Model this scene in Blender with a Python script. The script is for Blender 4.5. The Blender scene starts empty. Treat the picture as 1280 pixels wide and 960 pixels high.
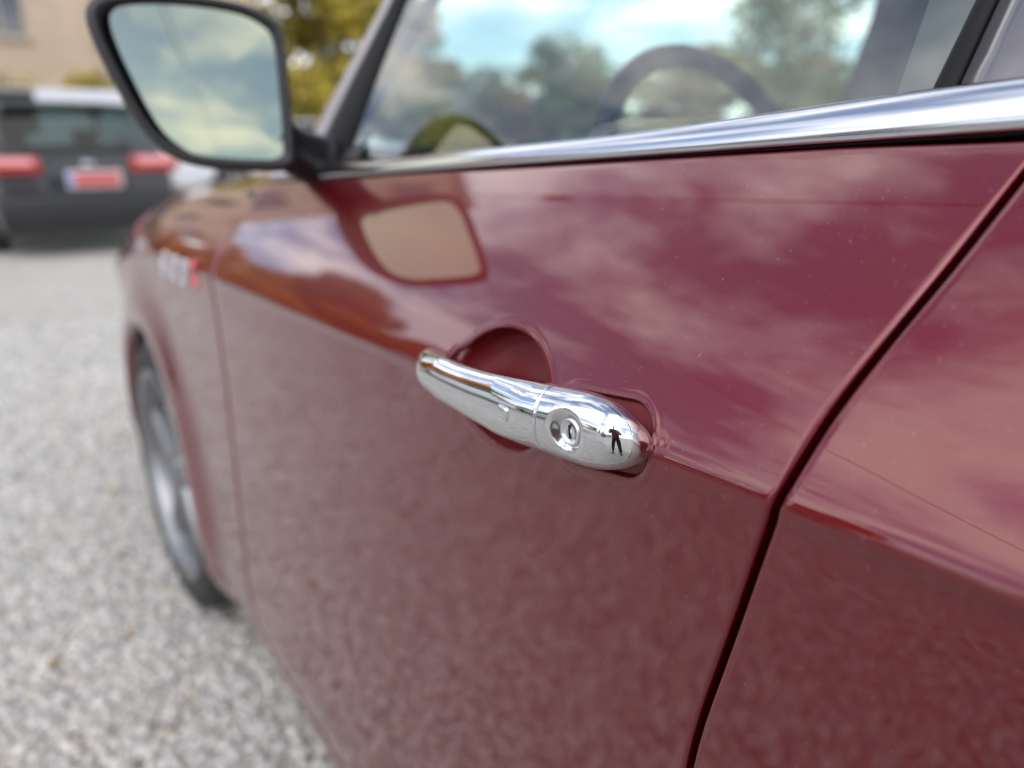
import bpy, bmesh, math, random
import numpy as np
from math import sin, cos, tan, pi, radians, sqrt, exp, atan2
from mathutils import Vector, Matrix
random.seed(7); RNG = np.random.default_rng(11)
sc = bpy.context.scene
COL = sc.collection

# ------------------------------------------------------------ camera
PITCH, YAW, CAMH = radians(17.9), radians(36.3), 1.15
cd = bpy.data.cameras.new('camera'); cam = bpy.data.objects.new('camera', cd); COL.objects.link(cam)
sc.camera = cam
cam.location = (0, 0, CAMH)
cam.rotation_euler = (pi/2 - PITCH, 0, -YAW)
cd.sensor_width = 36; cd.lens = 27.0; cd.clip_start = 0.01; cd.clip_end = 3000
cd.dof.use_dof = True; cd.dof.focus_distance = 0.425; cd.dof.aperture_fstop = 3.1

# ------------------------------------------------------------ world and sun
SUN_EL, SUN_AZ = radians(42), radians(222)      # compass style, clockwise from +Y
w = bpy.data.worlds.new('World'); sc.world = w; w.use_nodes = True
nt = w.node_tree; N = nt.nodes; L = nt.links; N.clear()
def wn(t, **k):
    n = N.new(t)
    for a, b in k.items(): setattr(n, a, b)
    return n
out = wn('ShaderNodeOutputWorld'); bg = wn('ShaderNodeBackground'); bg.inputs[1].default_value = 0.15
sky = wn('ShaderNodeTexSky', sky_type='NISHITA', sun_disc=False)
sky.sun_elevation = SUN_EL; sky.sun_rotation = SUN_AZ; sky.dust_density = 1.0; sky.ozone_density = 1.6
tc = wn('ShaderNodeTexCoord'); sep = wn('ShaderNodeSeparateXYZ'); L.new(tc.outputs['Generated'], sep.inputs[0])
zc_ = wn('ShaderNodeMath', operation='MAXIMUM'); zc_.inputs[1].default_value = 0.0; L.new(sep.outputs[2], zc_.inputs[0])
za = wn('ShaderNodeMath', operation='ADD'); za.inputs[1].default_value = 0.16; L.new(zc_.outputs[0], za.inputs[0])
dx = wn('ShaderNodeMath', operation='DIVIDE'); dy = wn('ShaderNodeMath', operation='DIVIDE')
L.new(sep.outputs[0], dx.inputs[0]); L.new(za.outputs[0], dx.inputs[1]); L.new(sep.outputs[1], dy.inputs[0]); L.new(za.outputs[0], dy.inputs[1])
cmb = wn('ShaderNodeCombineXYZ'); L.new(dx.outputs[0], cmb.inputs[0]); L.new(dy.outputs[0], cmb.inputs[1])
n1 = wn('ShaderNodeTexNoise'); n1.inputs['Scale'].default_value = 1.15; n1.inputs['Detail'].default_value = 12; n1.inputs['Roughness'].default_value = 0.60; n1.inputs['Distortion'].default_value = 0.35
n2 = wn('ShaderNodeTexNoise'); n2.inputs['Scale'].default_value = 2.3; n2.inputs['Detail'].default_value = 6; n2.inputs['Distortion'].default_value = 0.4
L.new(cmb.outputs[0], n1.inputs['Vector']); L.new(cmb.outputs[0], n2.inputs['Vector'])
r1 = wn('ShaderNodeValToRGB'); r1.color_ramp.elements[0].position = 0.45; r1.color_ramp.elements[1].position = 0.56
L.new(n1.outputs['Fac'], r1.inputs[0]); r1.color_ramp.elements[0].color = (0.10, 0.10, 0.10, 1)   # thin high haze between the clouds
r2 = wn('ShaderNodeValToRGB'); r2.color_ramp.elements[0].position = 0.33; r2.color_ramp.elements[1].position = 0.62
r2.color_ramp.elements[0].color = (0.56, 0.62, 0.76, 1); r2.color_ramp.elements[1].color = (1, 0.97, 0.93, 1)
L.new(n2.outputs['Fac'], r2.inputs[0])
cs = wn('ShaderNodeVectorMath', operation='SCALE'); cs.inputs['Scale'].default_value = 22.0; L.new(r2.outputs[0], cs.inputs[0])
mx = wn('ShaderNodeMix', data_type='RGBA'); L.new(r1.outputs[0], mx.inputs['Factor'])
sm_ = wn('ShaderNodeVectorMath', operation='MULTIPLY'); sm_.inputs[1].default_value = (1.8, 1.8, 1.95); L.new(sky.outputs[0], sm_.inputs[0]); L.new(sm_.outputs[0], mx.inputs['A']); L.new(cs.outputs[0], mx.inputs['B'])
L.new(mx.outputs['Result'], bg.inputs[0]); L.new(bg.outputs[0], out.inputs[0])

sd_ = bpy.data.lights.new('sun', 'SUN'); sun = bpy.data.objects.new('sun', sd_); COL.objects.link(sun)
sd_.energy = 1.5; sd_.angle = radians(50); sd_.color = (1, 0.95, 0.87)
sdir = Vector((sin(SUN_AZ)*cos(SUN_EL), cos(SUN_AZ)*cos(SUN_EL), sin(SUN_EL)))
sun.rotation_euler = (-sdir).to_track_quat('-Z', 'Y').to_euler()

sc.view_settings.view_transform = 'Standard'; sc.view_settings.look = 'None'
sc.view_settings.exposure = -0.36; sc.view_settings.gamma = 1.0
sc.view_settings.use_curve_mapping = False
sc.cycles.max_bounces = 10; sc.cycles.transparent_max_bounces = 16

# ------------------------------------------------------------ materials
def mat(name, col, rough=0.5, metal=0.0, coat=0.0, spec=0.5, emis=None, noise=None, bump=None, coat_rough=0.02, coat_ior=1.5):
    m = bpy.data.materials.new(name); m.use_nodes = True
    nt = m.node_tree; b = nt.nodes['Principled BSDF']
    b.inputs['Base Color'].default_value = (*col, 1); b.inputs['Roughness'].default_value = rough
    b.inputs['Metallic'].default_value = metal; b.inputs['Coat Weight'].default_value = coat
    b.inputs['Coat Roughness'].default_value = coat_rough; b.inputs['Coat IOR'].default_value = coat_ior
    b.inputs['Specular IOR Level'].default_value = spec
    if noise:
        scale, col2, lo, hi = noise
        t = nt.nodes.new('ShaderNodeTexCoord'); n = nt.nodes.new('ShaderNodeTexNoise')
        n.inputs['Scale'].default_value = scale; n.inputs['Detail'].default_value = 5
        r = nt.nodes.new('ShaderNodeValToRGB'); r.color_ramp.elements[0].position = lo; r.color_ramp.elements[1].position = hi
        r.color_ramp.elements[0].color = (*col, 1); r.color_ramp.elements[1].color = (*col2, 1)
        nt.links.new(t.outputs['Object'], n.inputs['Vector']); nt.links.new(n.outputs['Fac'], r.inputs[0]); nt.links.new(r.outputs[0], b.inputs['Base Color'])
    if bump:
        scale, st, dist = bump
        t = nt.nodes.new('ShaderNodeTexCoord'); n = nt.nodes.new('ShaderNodeTexNoise'); n.inputs['Scale'].default_value = scale; n.inputs['Detail'].default_value = 4
        bp = nt.nodes.new('ShaderNodeBump'); bp.inputs['Strength'].default_value = st; bp.inputs['Distance'].default_value = dist
        nt.links.new(t.outputs['Object'], n.inputs['Vector']); nt.links.new(n.outputs['Fac'], bp.inputs['Height']); nt.links.new(bp.outputs[0], b.inputs['Normal'])
    return m
def glass_mat(name, tint, ior=1.5, rough=0.0):
    m = bpy.data.materials.new(name); m.use_nodes = True; nt = m.node_tree; nt.nodes.clear()
    o = nt.nodes.new('ShaderNodeOutputMaterial'); mxs = nt.nodes.new('ShaderNodeMixShader'); fr = nt.nodes.new('ShaderNodeFresnel'); fr.inputs[0].default_value = ior
    tr = nt.nodes.new('ShaderNodeBsdfTransparent'); tr.inputs[0].default_value = (*tint, 1)
    gl = nt.nodes.new('ShaderNodeBsdfGlossy'); gl.inputs['Roughness'].default_value = rough
    ge = nt.nodes.new('ShaderNodeNewGeometry'); io = nt.nodes.new('ShaderNodeMix'); io.data_type = 'FLOAT'   # thin pane: same fresnel from both sides
    io.inputs[2].default_value = ior; io.inputs[3].default_value = 1/ior; nt.links.new(ge.outputs['Backfacing'], io.inputs[0]); nt.links.new(io.outputs[0], fr.inputs[0])
    nt.links.new(fr.outputs[0], mxs.inputs[0]); nt.links.new(tr.outputs[0], mxs.inputs[1]); nt.links.new(gl.outputs[0], mxs.inputs[2]); nt.links.new(mxs.outputs[0], o.inputs[0])
    return m
def paint_mat():
    m = mat('wine_red_paint', (0.15, 0.003, 0.008), rough=0.33, metal=0.55, spec=0.08, coat=1.0, coat_rough=0.018, coat_ior=1.68)
    nt = m.node_tree; b = nt.nodes['Principled BSDF']
    t = nt.nodes.new('ShaderNodeTexCoord'); v = nt.nodes.new('ShaderNodeTexVoronoi'); v.inputs['Scale'].default_value = 2600
    bp = nt.nodes.new('ShaderNodeBump'); bp.inputs['Strength'].default_value = 0.10; bp.inputs['Distance'].default_value = 0.0002
    nt.links.new(t.outputs['Object'], v.inputs['Vector']); nt.links.new(v.outputs['Distance'], bp.inputs['Height']); nt.links.new(bp.outputs[0], b.inputs['Normal'])
    # faint orange peel of the clear coat and a film of dust specks
    n = nt.nodes.new('ShaderNodeTexNoise'); n.inputs['Scale'].default_value = 38; n.inputs['Detail'].default_value = 2
    b2 = nt.nodes.new('ShaderNodeBump'); b2.inputs['Strength'].default_value = 0.025; b2.inputs['Distance'].default_value = 0.0004
    nt.links.new(t.outputs['Object'], n.inputs['Vector']); nt.links.new(n.outputs['Fac'], b2.inputs['Height']); nt.links.new(b2.outputs[0], b.inputs['Coat Normal'])
    n3 = nt.nodes.new('ShaderNodeTexNoise'); n3.inputs['Scale'].default_value = 420; n3.inputs['Detail'].default_value = 3
    rr = nt.nodes.new('ShaderNodeValToRGB'); rr.color_ramp.elements[0].position = 0.67; rr.color_ramp.elements[1].position = 0.77
    rr.color_ramp.elements[0].color = (0.15, 0.003, 0.008, 1); rr.color_ramp.elements[1].color = (0.22, 0.09, 0.08, 1)
    nt.links.new(t.outputs['Object'], n3.inputs['Vector']); nt.links.new(n3.outputs['Fac'], rr.inputs[0]); nt.links.new(rr.outputs[0], b.inputs['Base Color'])
    return m
PAINT = paint_mat()
INNER = mat('dark_inner_metal', (0.012, 0.004, 0.005), 0.7)
CHROME = mat('chrome', (0.70, 0.71, 0.725), 0.025, 1.0, bump=(240, 0.03, 0.0004))
CHROME_T = mat('chrome_trim', (0.60, 0.61, 0.64), 0.14, 1.0, noise=(180, (0.58, 0.59, 0.62), 0.55, 0.75))
BLACKP = mat('black_plastic', (0.012, 0.012, 0.013), 0.42, bump=(900, 0.3, 0.0003))
GLOSSB = mat('gloss_black', (0.006, 0.006, 0.007), 0.12, coat=1.0)
PILG = mat('pillar_grey_sky_sheen', (0.09, 0.08, 0.09), 0.25, coat=1.0, coat_ior=1.7)  # gloss black door frame; reflected sky is painted in as grey
PILL = mat('pillar_pale_sky_sheen', (0.34, 0.325, 0.33), 0.3, coat=0.6)  # A pillar; pale grey of the reflected sky is put into the base colour
RUBBER = mat('black_rubber', (0.005, 0.005, 0.005), 0.6, spec=0.25)
TYRE = mat('tyre_rubber', (0.017, 0.017, 0.018), 0.75, noise=(30, (0.035, 0.034, 0.032), 0.4, 0.7))
ALLOY = mat('alloy_silver', (0.27, 0.275, 0.28), 0.36, 0.8)
DARKMET = mat('dark_brake_metal', (0.05, 0.048, 0.045), 0.5, 0.8)
SIDEGL = glass_mat('side_glass', (0.70, 0.80, 0.745), 2.25)
SCREENGL = glass_mat('screen_glass', (0.80, 0.90, 0.86), 1.4)
REARGL = glass_mat('dark_glass', (0.30, 0.38, 0.37), 1.45)
MIRRORGL = mat('mirror_glass', (0.29, 0.31, 0.235), 0.015, 1.0, noise=(9, (0.295, 0.315, 0.24), 0.3, 0.7))
DASH = mat('dash_plastic', (0.07, 0.07, 0.075), 0.6, bump=(400, 0.3, 0.0005))
LEATHER = mat('wheel_leather', (0.014, 0.016, 0.02), 0.5, bump=(600, 0.3, 0.0004))
FABRIC = mat('seat_fabric', (0.10, 0.10, 0.11), 0.9, bump=(300, 0.4, 0.0006))
PTRIM = mat('pillar_trim_plastic', (0.13, 0.13, 0.13), 0.8)
HEADL = mat('headliner', (0.32, 0.32, 0.31), 0.95)
WHITEP = mat('white_paint', (0.55, 0.56, 0.57), 0.3, coat=1.0)
GREYP = mat('charcoal_paint', (0.020, 0.021, 0.024), 0.35, 0.2, coat=0.6)
SILVERP = mat('silver_paint', (0.50, 0.50, 0.49), 0.3, 0.5, coat=1.0)
BLUEP = mat('navy_paint', (0.02, 0.04, 0.10), 0.3, 0.3, coat=1.0)
TAIL = mat('red_lamp_lens', (0.34, 0.010, 0.012), 0.10, coat=1.0)
TAILW = mat('pale_lamp_lens', (0.75, 0.30, 0.28), 0.12, coat=1.0)
PLATER = mat('plate_red', (0.48, 0.09, 0.09), 0.4)
PLATEW = mat('plate_white', (0.75, 0.75, 0.73), 0.4)
PLATEB = mat('plate_blue', (0.22, 0.25, 0.48), 0.4)
HEADLAMP = mat('headlamp_lens', (0.55, 0.57, 0.6), 0.08, 0.4, coat=1.0)
BADGEM = mat('badge_silver', (0.80, 0.81, 0.84), 0.35, 0.4)
BADGE_RED = mat('badge_red', (0.55, 0.01, 0.015), 0.2, coat=1.0)

# ------------------------------------------------------------ object helpers
def mesh_obj(name, verts, faces, m, parent=None, smooth=True, loc=None):
    me = bpy.data.meshes.new(name); me.from_pydata([tuple(v) for v in verts], [], [tuple(f) for f in faces]); me.update()
    if smooth: me.polygons.foreach_set('use_smooth', [True]*len(me.polygons))
    o = bpy.data.objects.new(name, me); COL.objects.link(o)
    if m: me.materials.append(m)
    if parent: o.parent = parent
    if loc: o.location = loc
    return o
def thing(name, label, cat, loc=(0, 0, 0), rz=0, group=None):
    o = bpy.data.objects.new(name, None); COL.objects.link(o); o.location = loc; o.rotation_euler = (0, 0, rz)
    o.empty_display_size = 0.2
    o['label'] = label; o['category'] = cat
    if group: o['group'] = group
    return o
def tag(o, label, cat, group=None):
    o['label'] = label; o['category'] = cat
    if group: o['group'] = group
    return o
def kind(o, k): o['kind'] = k; return o
def copy_tree(o, parent=None):
    c = o.copy(); COL.objects.link(c)
    if parent: c.parent = parent
    for ch in o.children: copy_tree(ch, c)
    return c
def grid(nu, nv, off=0):
    return [(off+i*nv+j, off+(i+1)*nv+j, off+(i+1)*nv+j+1, off+i*nv+j+1) for i in range(nu-1) for j in range(nv-1)]
def grid_obj(name, P, m, parent=None, closed_v=False, caps=False, flip=False, smooth=True):
    nu, nv = len(P), len(P[0]); V = [tuple(p) for row in P for p in row]
    F = grid(nu, nv)
    if closed_v: F += [(i*nv+nv-1, (i+1)*nv+nv-1, (i+1)*nv, i*nv) for i in range(nu-1)]
    if caps: F += [tuple(range(nv))[::-1], tuple((nu-1)*nv+k for k in range(nv))]
    if flip: F = [f[::-1] for f in F]
    return mesh_obj(name, V, F, m, parent, smooth)
def box_bm(bm, c, s, rot=None, bev=0.0):
    r = bmesh.ops.create_cube(bm, size=1.0); vs = r['verts']
    M = Matrix.Translation(c) @ (rot.to_4x4() if rot else Matrix.Identity(4)) @ Matrix.Diagonal((*s, 1))
    bmesh.ops.transform(bm, matrix=M, verts=vs)
    if bev > 0:
        es = list({e for v in vs for e in v.link_edges})
        bmesh.ops.bevel(bm, geom=es, offset=bev, segments=3, affect='EDGES', profile=0.5)
def box(name, c, s, m, parent=None, rot=None, bev=0.0):
    bm = bmesh.new(); box_bm(bm, c, s, rot, bev); return bm_obj(name, bm, m, parent, smooth=bev > 0)
def bm_obj(name, bm, m, parent=None, smooth=False):
    bmesh.ops.recalc_face_normals(bm, faces=bm.faces)
    me = bpy.data.meshes.new(name); bm.to_mesh(me); bm.free()
    if smooth: me.polygons.foreach_set('use_smooth', [True]*len(me.polygons))
    me.materials.append(m); o = bpy.data.objects.new(name, me); COL.objects.link(o)
    if parent: o.parent = parent
    return o
def tube(path, rad, seg=10, closed=False):
    path = [Vector(p) for p in path]; n = len(path); P = []
    if not hasattr(rad, '__len__'): rad = [rad]*n
    prev = None
    for i, p in enumerate(path):
        a = path[(i-1) % n] if (closed or i > 0) else p; b = path[(i+1) % n] if (closed or i < n-1) else p
        t = (b-a).normalized()
        if prev is None: u = t.orthogonal().normalized()
        else: u = (prev - t*prev.dot(t)).normalized()
        prev = u; v = t.cross(u)
        P.append([p+(u*cos(2*pi*k/seg)+v*sin(2*pi*k/seg))*rad[i] for k in range(seg)])
    V = [q for r in P for q in r]; F = []
    for i in range(n if closed else n-1):
        for k in range(seg):
            F.append((i*seg+k, ((i+1) % n)*seg+k, ((i+1) % n)*seg+(k+1) % seg, i*seg+(k+1) % seg))
    if not closed: F += [tuple(range(seg))[::-1], tuple((n-1)*seg+k for k in range(seg))]
    return V, F
def tube_obj(name, path, rad, m, parent=None, seg=10, closed=False):
    V, F = tube(path, rad, seg, closed); return mesh_obj(name, V, F, m, parent)

# ------------------------------------------------------------ hero car surface
XC = 1.18                                  # centre line of the red car
def zcr(y): return 1.0-.0464*y if y < 1.5 else 1.0-.0464*y-.12*(y-1.5)**2
def zbelt(y): return 1.1620-.066*y
def plan(y):
    x = .2745+.030*y+.003*y*y if y > .15 else .27907-.0309*(.15-max(y, -.4))+.0281*(.15-max(y, -.4))**2
    if y > 2.25: x += .75*(y-2.25)**2
    if y < -.9: x += .9*(y+.9)**2
    return x
def prof(y, z):
    x = 0; d = z-zcr(y); near = 0
    if .22 < y < .5 and .93 < z < 1.05: near = exp(-(max(0, min(sd_cup(y, z), sd_cap(y, z), sd_tip(y, z)))/.016)**2)
    e = .0030
    sp = e*math.log1p(exp(min(d/e, 60))) if d/e < 60 else d
    x += .46*sp+1.75*sp*sp
    u = max(0., -d); x += .085*u*exp(-u/.18)+.0034*(1-ss((y-.13)/.15)*(1-ss((y-.51)/.05)))*(1-ss((y-.9)/.5))*(1-exp(-(u/.0075)**2))*exp(-u/.035)
    if z < .42: x += .9*(.42-z)**2
    return x
def bulge(y, z):                           # wheel-arch flare
    b = 0
    for yc in (1.91, -.52):
        r = sqrt((y-yc)**2+(z-.34)**2)
        b -= .022*exp(-((r-.42)/.07)**2)*(1 if z > .1 else 0)
    return b
def ss(t): t = min(1., max(0., t)); return t*t*(3-2*t)
def sd_cup(y, z):
    rr = sqrt(((y-.414)/.0590)**2+((z-.982)/.0405)**2); return (rr-1)*.045
def sd_cap(y, z):
    ay, az, by, bz = .328, .9815, .284, .9885
    t = ((y-ay)*(by-ay)+(z-az)*(bz-az))/((by-ay)**2+(bz-az)**2); t = min(1, max(0, t))
    return sqrt((y-ay-t*(by-ay))**2+(z-az-t*(bz-az))**2)-.0226+.0014*t
def sd_tip(y, z): return sqrt((y-.466)**2+(z-.982)**2)-.017
def handle_relief(y, z):
    if not (.19 < y < .53 and .92 < z < 1.06): return 0
    k = .006; a = sd_cup(y, z); b = min(sd_cap(y, z), sd_tip(y, z))
    h = max(k-abs(a-b), 0)/k; s = min(a, b)-h*h*k*.25
    x = .0036*ss(-(s-.0006)/.0026) 
    rr = a/.045+1; x -= .0004*exp(-((s-.0034)/.0018)**2); x += .030*(1-min(1, rr/.985)**5)**.6
    return x
def surf(y, z): return plan(y)+prof(y, z)+bulge(y, z)
HX = lambda x, side: x if side < 0 else 2*XC-x   # side -1: left (towards the camera)

GZ = [.20, .33, .55, .813, .8485, .908, .96, 1.0, 1.0336, 1.064, 1.0966, 1.14, 1.17]
GY = [.25, .246, .238, .2215, .2155, .2015, .1895, .1800, .1735, .1640, .1535, .1440, .139]
def smooth_interp(z):
    s = 0; wsum = 0
    for k in range(-3, 4):
        ww = exp(-(k/1.6)**2); s += ww*float(np.interp(z+k*.008, GZ, GY)); wsum += ww
    return s/wsum
def gap_rear(z): return smooth_interp(z)
def gap_front(z): return 1.19

def panel(name, ylist, zlist, yfun, parent, side=-1, relief=None, edge_u=(True, True), zfun=None, label=None, m=PAINT):
    """ylist entries: (u, depth); yfun(u, z) -> y.  zlist entries: (v, depth)."""
    P = []
    for (u, du) in ylist:
        row = []
        for (v, dv) in zlist:
            z = zfun(u, v) if zfun else v
            y = yfun(u, z); x = surf(y, z)
            if relief: x += relief(y, z)
            row.append((HX(x+max(du, dv), side), y, z))
        P.append(row)
    return grid_obj(name, P, m, parent, flip=(side > 0))
def rounded(vals, r=.003, deep=.016, r2=None):
    """give both ends of a sorted list a rolled-in edge"""
    lo, hi = vals[0], vals[-1]; a = []
    inner = [v for v in vals if lo+r*1.05 < v < hi-r*1.05]
    left = [(lo, deep), (lo, r*1.6), (lo+.0001, r)]+[(lo+r*(1-sin(t)), r*(1-cos(t))) for t in (1.2, .9, .6, .3, 0)]
    r = r2 or r
    right = [(hi-r*(1-sin(t)), r*(1-cos(t))) for t in (0, .3, .6, .9, 1.2)]+[(hi-.0001, r), (hi, r*1.6), (hi, deep)]
    return left+[(v, 0) for v in inner]+right
def rng(a, b, step):
    n = max(1, int(round((b-a)/step))); return [a+(b-a)*i/n for i in range(n)]

car = thing('parked_car', 'wine red car with chrome door handle filling the right of the photo', 'car', (XC, .8, 0))
CARO = Vector((XC, .8, 0))
def P_(o):  # keep world coordinates of parts while parenting to the car empty
    o.parent = car; o.matrix_parent_inverse = Matrix.Translation(-CARO); return o
class W:    # dummy
    pass
def hero(o):
    P_(o); return o

GAPW = .0020
zs_all = rng(.335, .62, .03)+rng(.62, .92, .015)+rng(.92, 1.03, .0007)+rng(1.03, 1.05, .001)+rng(1.05, 1.155, .006)+[1.155]
# --- front door, left
def zdoor_top(y): return zbelt(y)-.0018
def mk_front_door(side):
    fine = side < 0
    us = rng(.18, .215, .004)+rng(.215, .50, .0008 if fine else .02)+rng(.50, 1.19, .02)+[1.19]
    zz = rng(0, .9, .03)+[.9] if not fine else None
    vs = ([z for z in zs_all] if fine else rng(.335, 1.155, .02)+[1.155])
    def yf(u, z):
        t = min(1, max(0, (u-.18)/(1.19-.18)))
        gr, gf = gap_rear(z)+GAPW, gap_front(z)+.0030
        if u < .5: return u+(gr-.18)*(1-ss((u-.18)/.07))
        return u+(gf-1.19)*ss((u-.5)/.69)
    def zf(u, v):
        t = (v-.335)/(1.155-.335); top = zdoor_top(u)
        k = max(0, (v-1.05)/(1.155-1.05))
        return v if v <= 1.05 else 1.05+(top-1.05)*k
    return hero(panel('front_door', rounded(us, r2=.0008), rounded(vs, .002), yf, None, side, handle_relief if fine else None, zfun=zf))
# top edge of the far door keeps the same function
door = mk_front_door(-1)
CUPM = mat('recess_paint', (0.14, 0.003, 0.006), 0.5, 0.2, coat=0.10, coat_rough=0.25)
door.data.materials.append(CUPM)
for p_ in door.data.polygons:
    if abs(p_.center.y-.414) < .07 and abs(p_.center.z-.982) < .05 and sd_cup(p_.center.y, p_.center.z) < -.0012: p_.material_index = 1
    if .25 < p_.center.y < .36 and .95 < p_.center.z < 1.02 and sd_cap(p_.center.y, p_.center.z) < -.0018: p_.material_index = 1
door_r = mk_front_door(1)
# --- rear door
def arch(y, yc, R=.40, zc=.34):
    d = R*R-(y-yc)**2
    return zc+sqrt(d) if d > 0 else 0
def mk_rear_door(side):
    us = rng(-.62, .10, .012 if side < 0 else .03)+rng(.10, .18, .003)+[.18]
    def yf(u, z):
        gr = gap_rear(z)-GAPW
        return u+(gr-.18)*ss((u+.62)/.80*1.0)
    def zf(u, v):
        lo = max(.335, arch(u, -.52)); top = zdoor_top(u)
        t = (v-.335)/(1.155-.335)
        return lo+(top-lo)*t
    vs = rng(.335, .92, .02)+rng(.92, 1.02, .0012 if side < 0 else .01)+rng(1.02, 1.155, .006)+[1.155]
    # keep the dense rows on the crease: straight mapping above .92
    def zf2(u, v):
        lo = max(.335, arch(u, -.52)); top = zdoor_top(u); zc = zcr(u)
        if v < .97: return lo+(zc-.028-lo)*(v-.335)/(.97-.335)
        if v < 1.026: return zc-.028+(v-.97)
        return zc+.028+(top-zc-.028)*(v-1.026)/(1.155-1.026)
    vs = rng(.335, .97, .02)+rng(.97, 1.026, .0012 if side < 0 else .006)+rng(1.026, 1.155, .006)+[1.155]
    return hero(panel('rear_door', rounded(us), rounded(vs, .002), yf, None, side, zfun=zf2))
rdoor = mk_rear_door(-1); mk_rear_door(1)
# --- rear quarter
def mk_quarter(side):
    ys = rng(-1.42, -.624, .02)+[-.624]
    def zf(u, v): 
        lo = max(.27, arch(u, -.52)); return lo+(zdoor_top(u)-lo)*v
    return hero(panel('rear_quarter', rounded(ys), [(i/40, 0) for i in range(41)], lambda u, z: u, None, side, zfun=zf))
mk_quarter(-1); mk_quarter(1)
# --- front fender: lower part to the crease, shoulder rolls over into the bonnet edge
def ztop_f(y): return 1.078-.055*(y-1.2)-.05*max(0, y-1.9)**2*2-.25*max(0, y-2.5)**2
YF = sorted(set([round(v, 4) for v in (rng(1.194, 1.49, .02)+[1.91-.40*cos(pi*i/40) for i in range(41)]+rng(2.33, 2.97, .02)+[2.97])]))
def fender_row(y, extra=0):
    lo = max(.27, arch(y, 1.91)); zc = zcr(y); row = []
    n = 26
    for i in range(n+1): 
        z = lo+(zc-.02-lo)*i/n; row.append((surf(y, z), y, z))
    for i in range(1, 14):
        z = zc-.02+.04*i/13; row.append((surf(y, z), y, z))
    x0, z0 = row[-1][0], row[-1][2]; zt = ztop_f(y)
    s0 = .42
    P0 = Vector((x0, z0)); P2 = Vector((x0+.27, zt+.012)); P1 = Vector((x0+s0*(zt-z0)*.8, z0+(zt-z0)*.85))
    for i in range(1, 21):
        t = i/20; q = P0*(1-t)**2+P1*2*t*(1-t)+P2*t*t; row.append((q.x, y, q.y))
    return row
for side in (-1, 1):
    P = []
    for k, y in enumerate(YF):
        row = fender_row(y)
        if k == 0:
            P.append([(HX(x+.016, side), yy, z) for x, yy, z in row])
        P.append([(HX(x, side), yy, z) for x, yy, z in row])
    hero(grid_obj('front_fender', P, PAINT, flip=side > 0))
    # arch lip turned inward and black liner
    for yc in (1.91, -.52):
        Pl = []; Pw = []
        for i in range(49):
            a = pi*i/48; y = yc+.40*cos(a); z = .34+.40*sin(a); x = surf(y, z)
            Pl.append([(HX(x, side), y, z), (HX(x+.003, side), yc+.395*cos(a), .34+.395*sin(a)), (HX(x+.02, side), yc+.387*cos(a), .34+.387*sin(a))])
            Pw.append([(HX(x+.02, side), yc+.387*cos(a), .34+.387*sin(a)), (HX(x+.06, side), yc+.41*cos(a), .34+.41*sin(a)), (HX(x+.30, side), yc+.41*cos(a), .34+.41*sin(a)), (HX(x+.31, side), yc+.1*cos(a), .34+.1*sin(a))])
        hero(grid_obj('arch_lip', Pl, PAINT)); hero(grid_obj('wheel_liner', Pw, BLACKP))
# --- bonnet, nose
PB = []
for y in [v for v in YF if v > 1.25]:
    r = fender_row(y)[-1]; row = []
    for i in range(25):
        t = i/24; x = r[0]+.004+(2*(XC-r[0])-.008)*t
        row.append((x, y, r[2]+.055*sin(pi*t)**.7*(1 if y < 2.6 else 1-(y-2.6)*1.2)))
    PB.append(row)
hero(grid_obj('bonnet', PB, PAINT))
yl = YF[-1]; r = fender_row(yl); nose = []
for t in [i/20 for i in range(21)]:
    rowx = []
    for (x, y, z) in r:
        rowx.append((x+2*(XC-x)*t, y+.16*sin(pi*t)**.6, z))
    nose.append(rowx)
hero(grid_obj('front_bumper', nose, PAINT))
# rear end
rr_ = []
for t in [i/16 for i in range(17)]:
    row = []
    for i in range(21):
        z = .27+(zdoor_top(-1.42)-.27)*i/20; x = surf(-1.42, z); row.append((x+2*(XC-x)*t, -1.42-.10*sin(pi*t)**.6, z))
    rr_.append(row)
hero(grid_obj('tailgate', rr_, PAINT, flip=True))
# --- sill
for side in (-1, 1):
    P = []
    for y in [-.13+i*.02 for i in range(0, 91)]:
        P.append([(HX(surf(y, z)+o, side), y, z) for z, o in ((.332, .02), (.330, .004), (.322, .000), (.30, -.002), (.27, .0), (.24, .004), (.215, .016), (.20, .04), (.20, .25))])
    hero(grid_obj('side_sill', P, PAINT, flip=side < 0))
# --- inner shell behind the gaps
for side in (-1, 1):
    P = []
    for y in [-1.3+.05*i for i in range(51)]:
        lo = max(.30, arch(y, -.52, .42)); hi = zbelt(y)-.006
        P.append([(HX(surf(y, lo+(hi-lo)*i/30)+.030+.030*(abs(y-.414) < .1), side), y, lo+(hi-lo)*i/30) for i in range(31)])
    hero(grid_obj('inner_panel', P, INNER, flip=side > 0))

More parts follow.
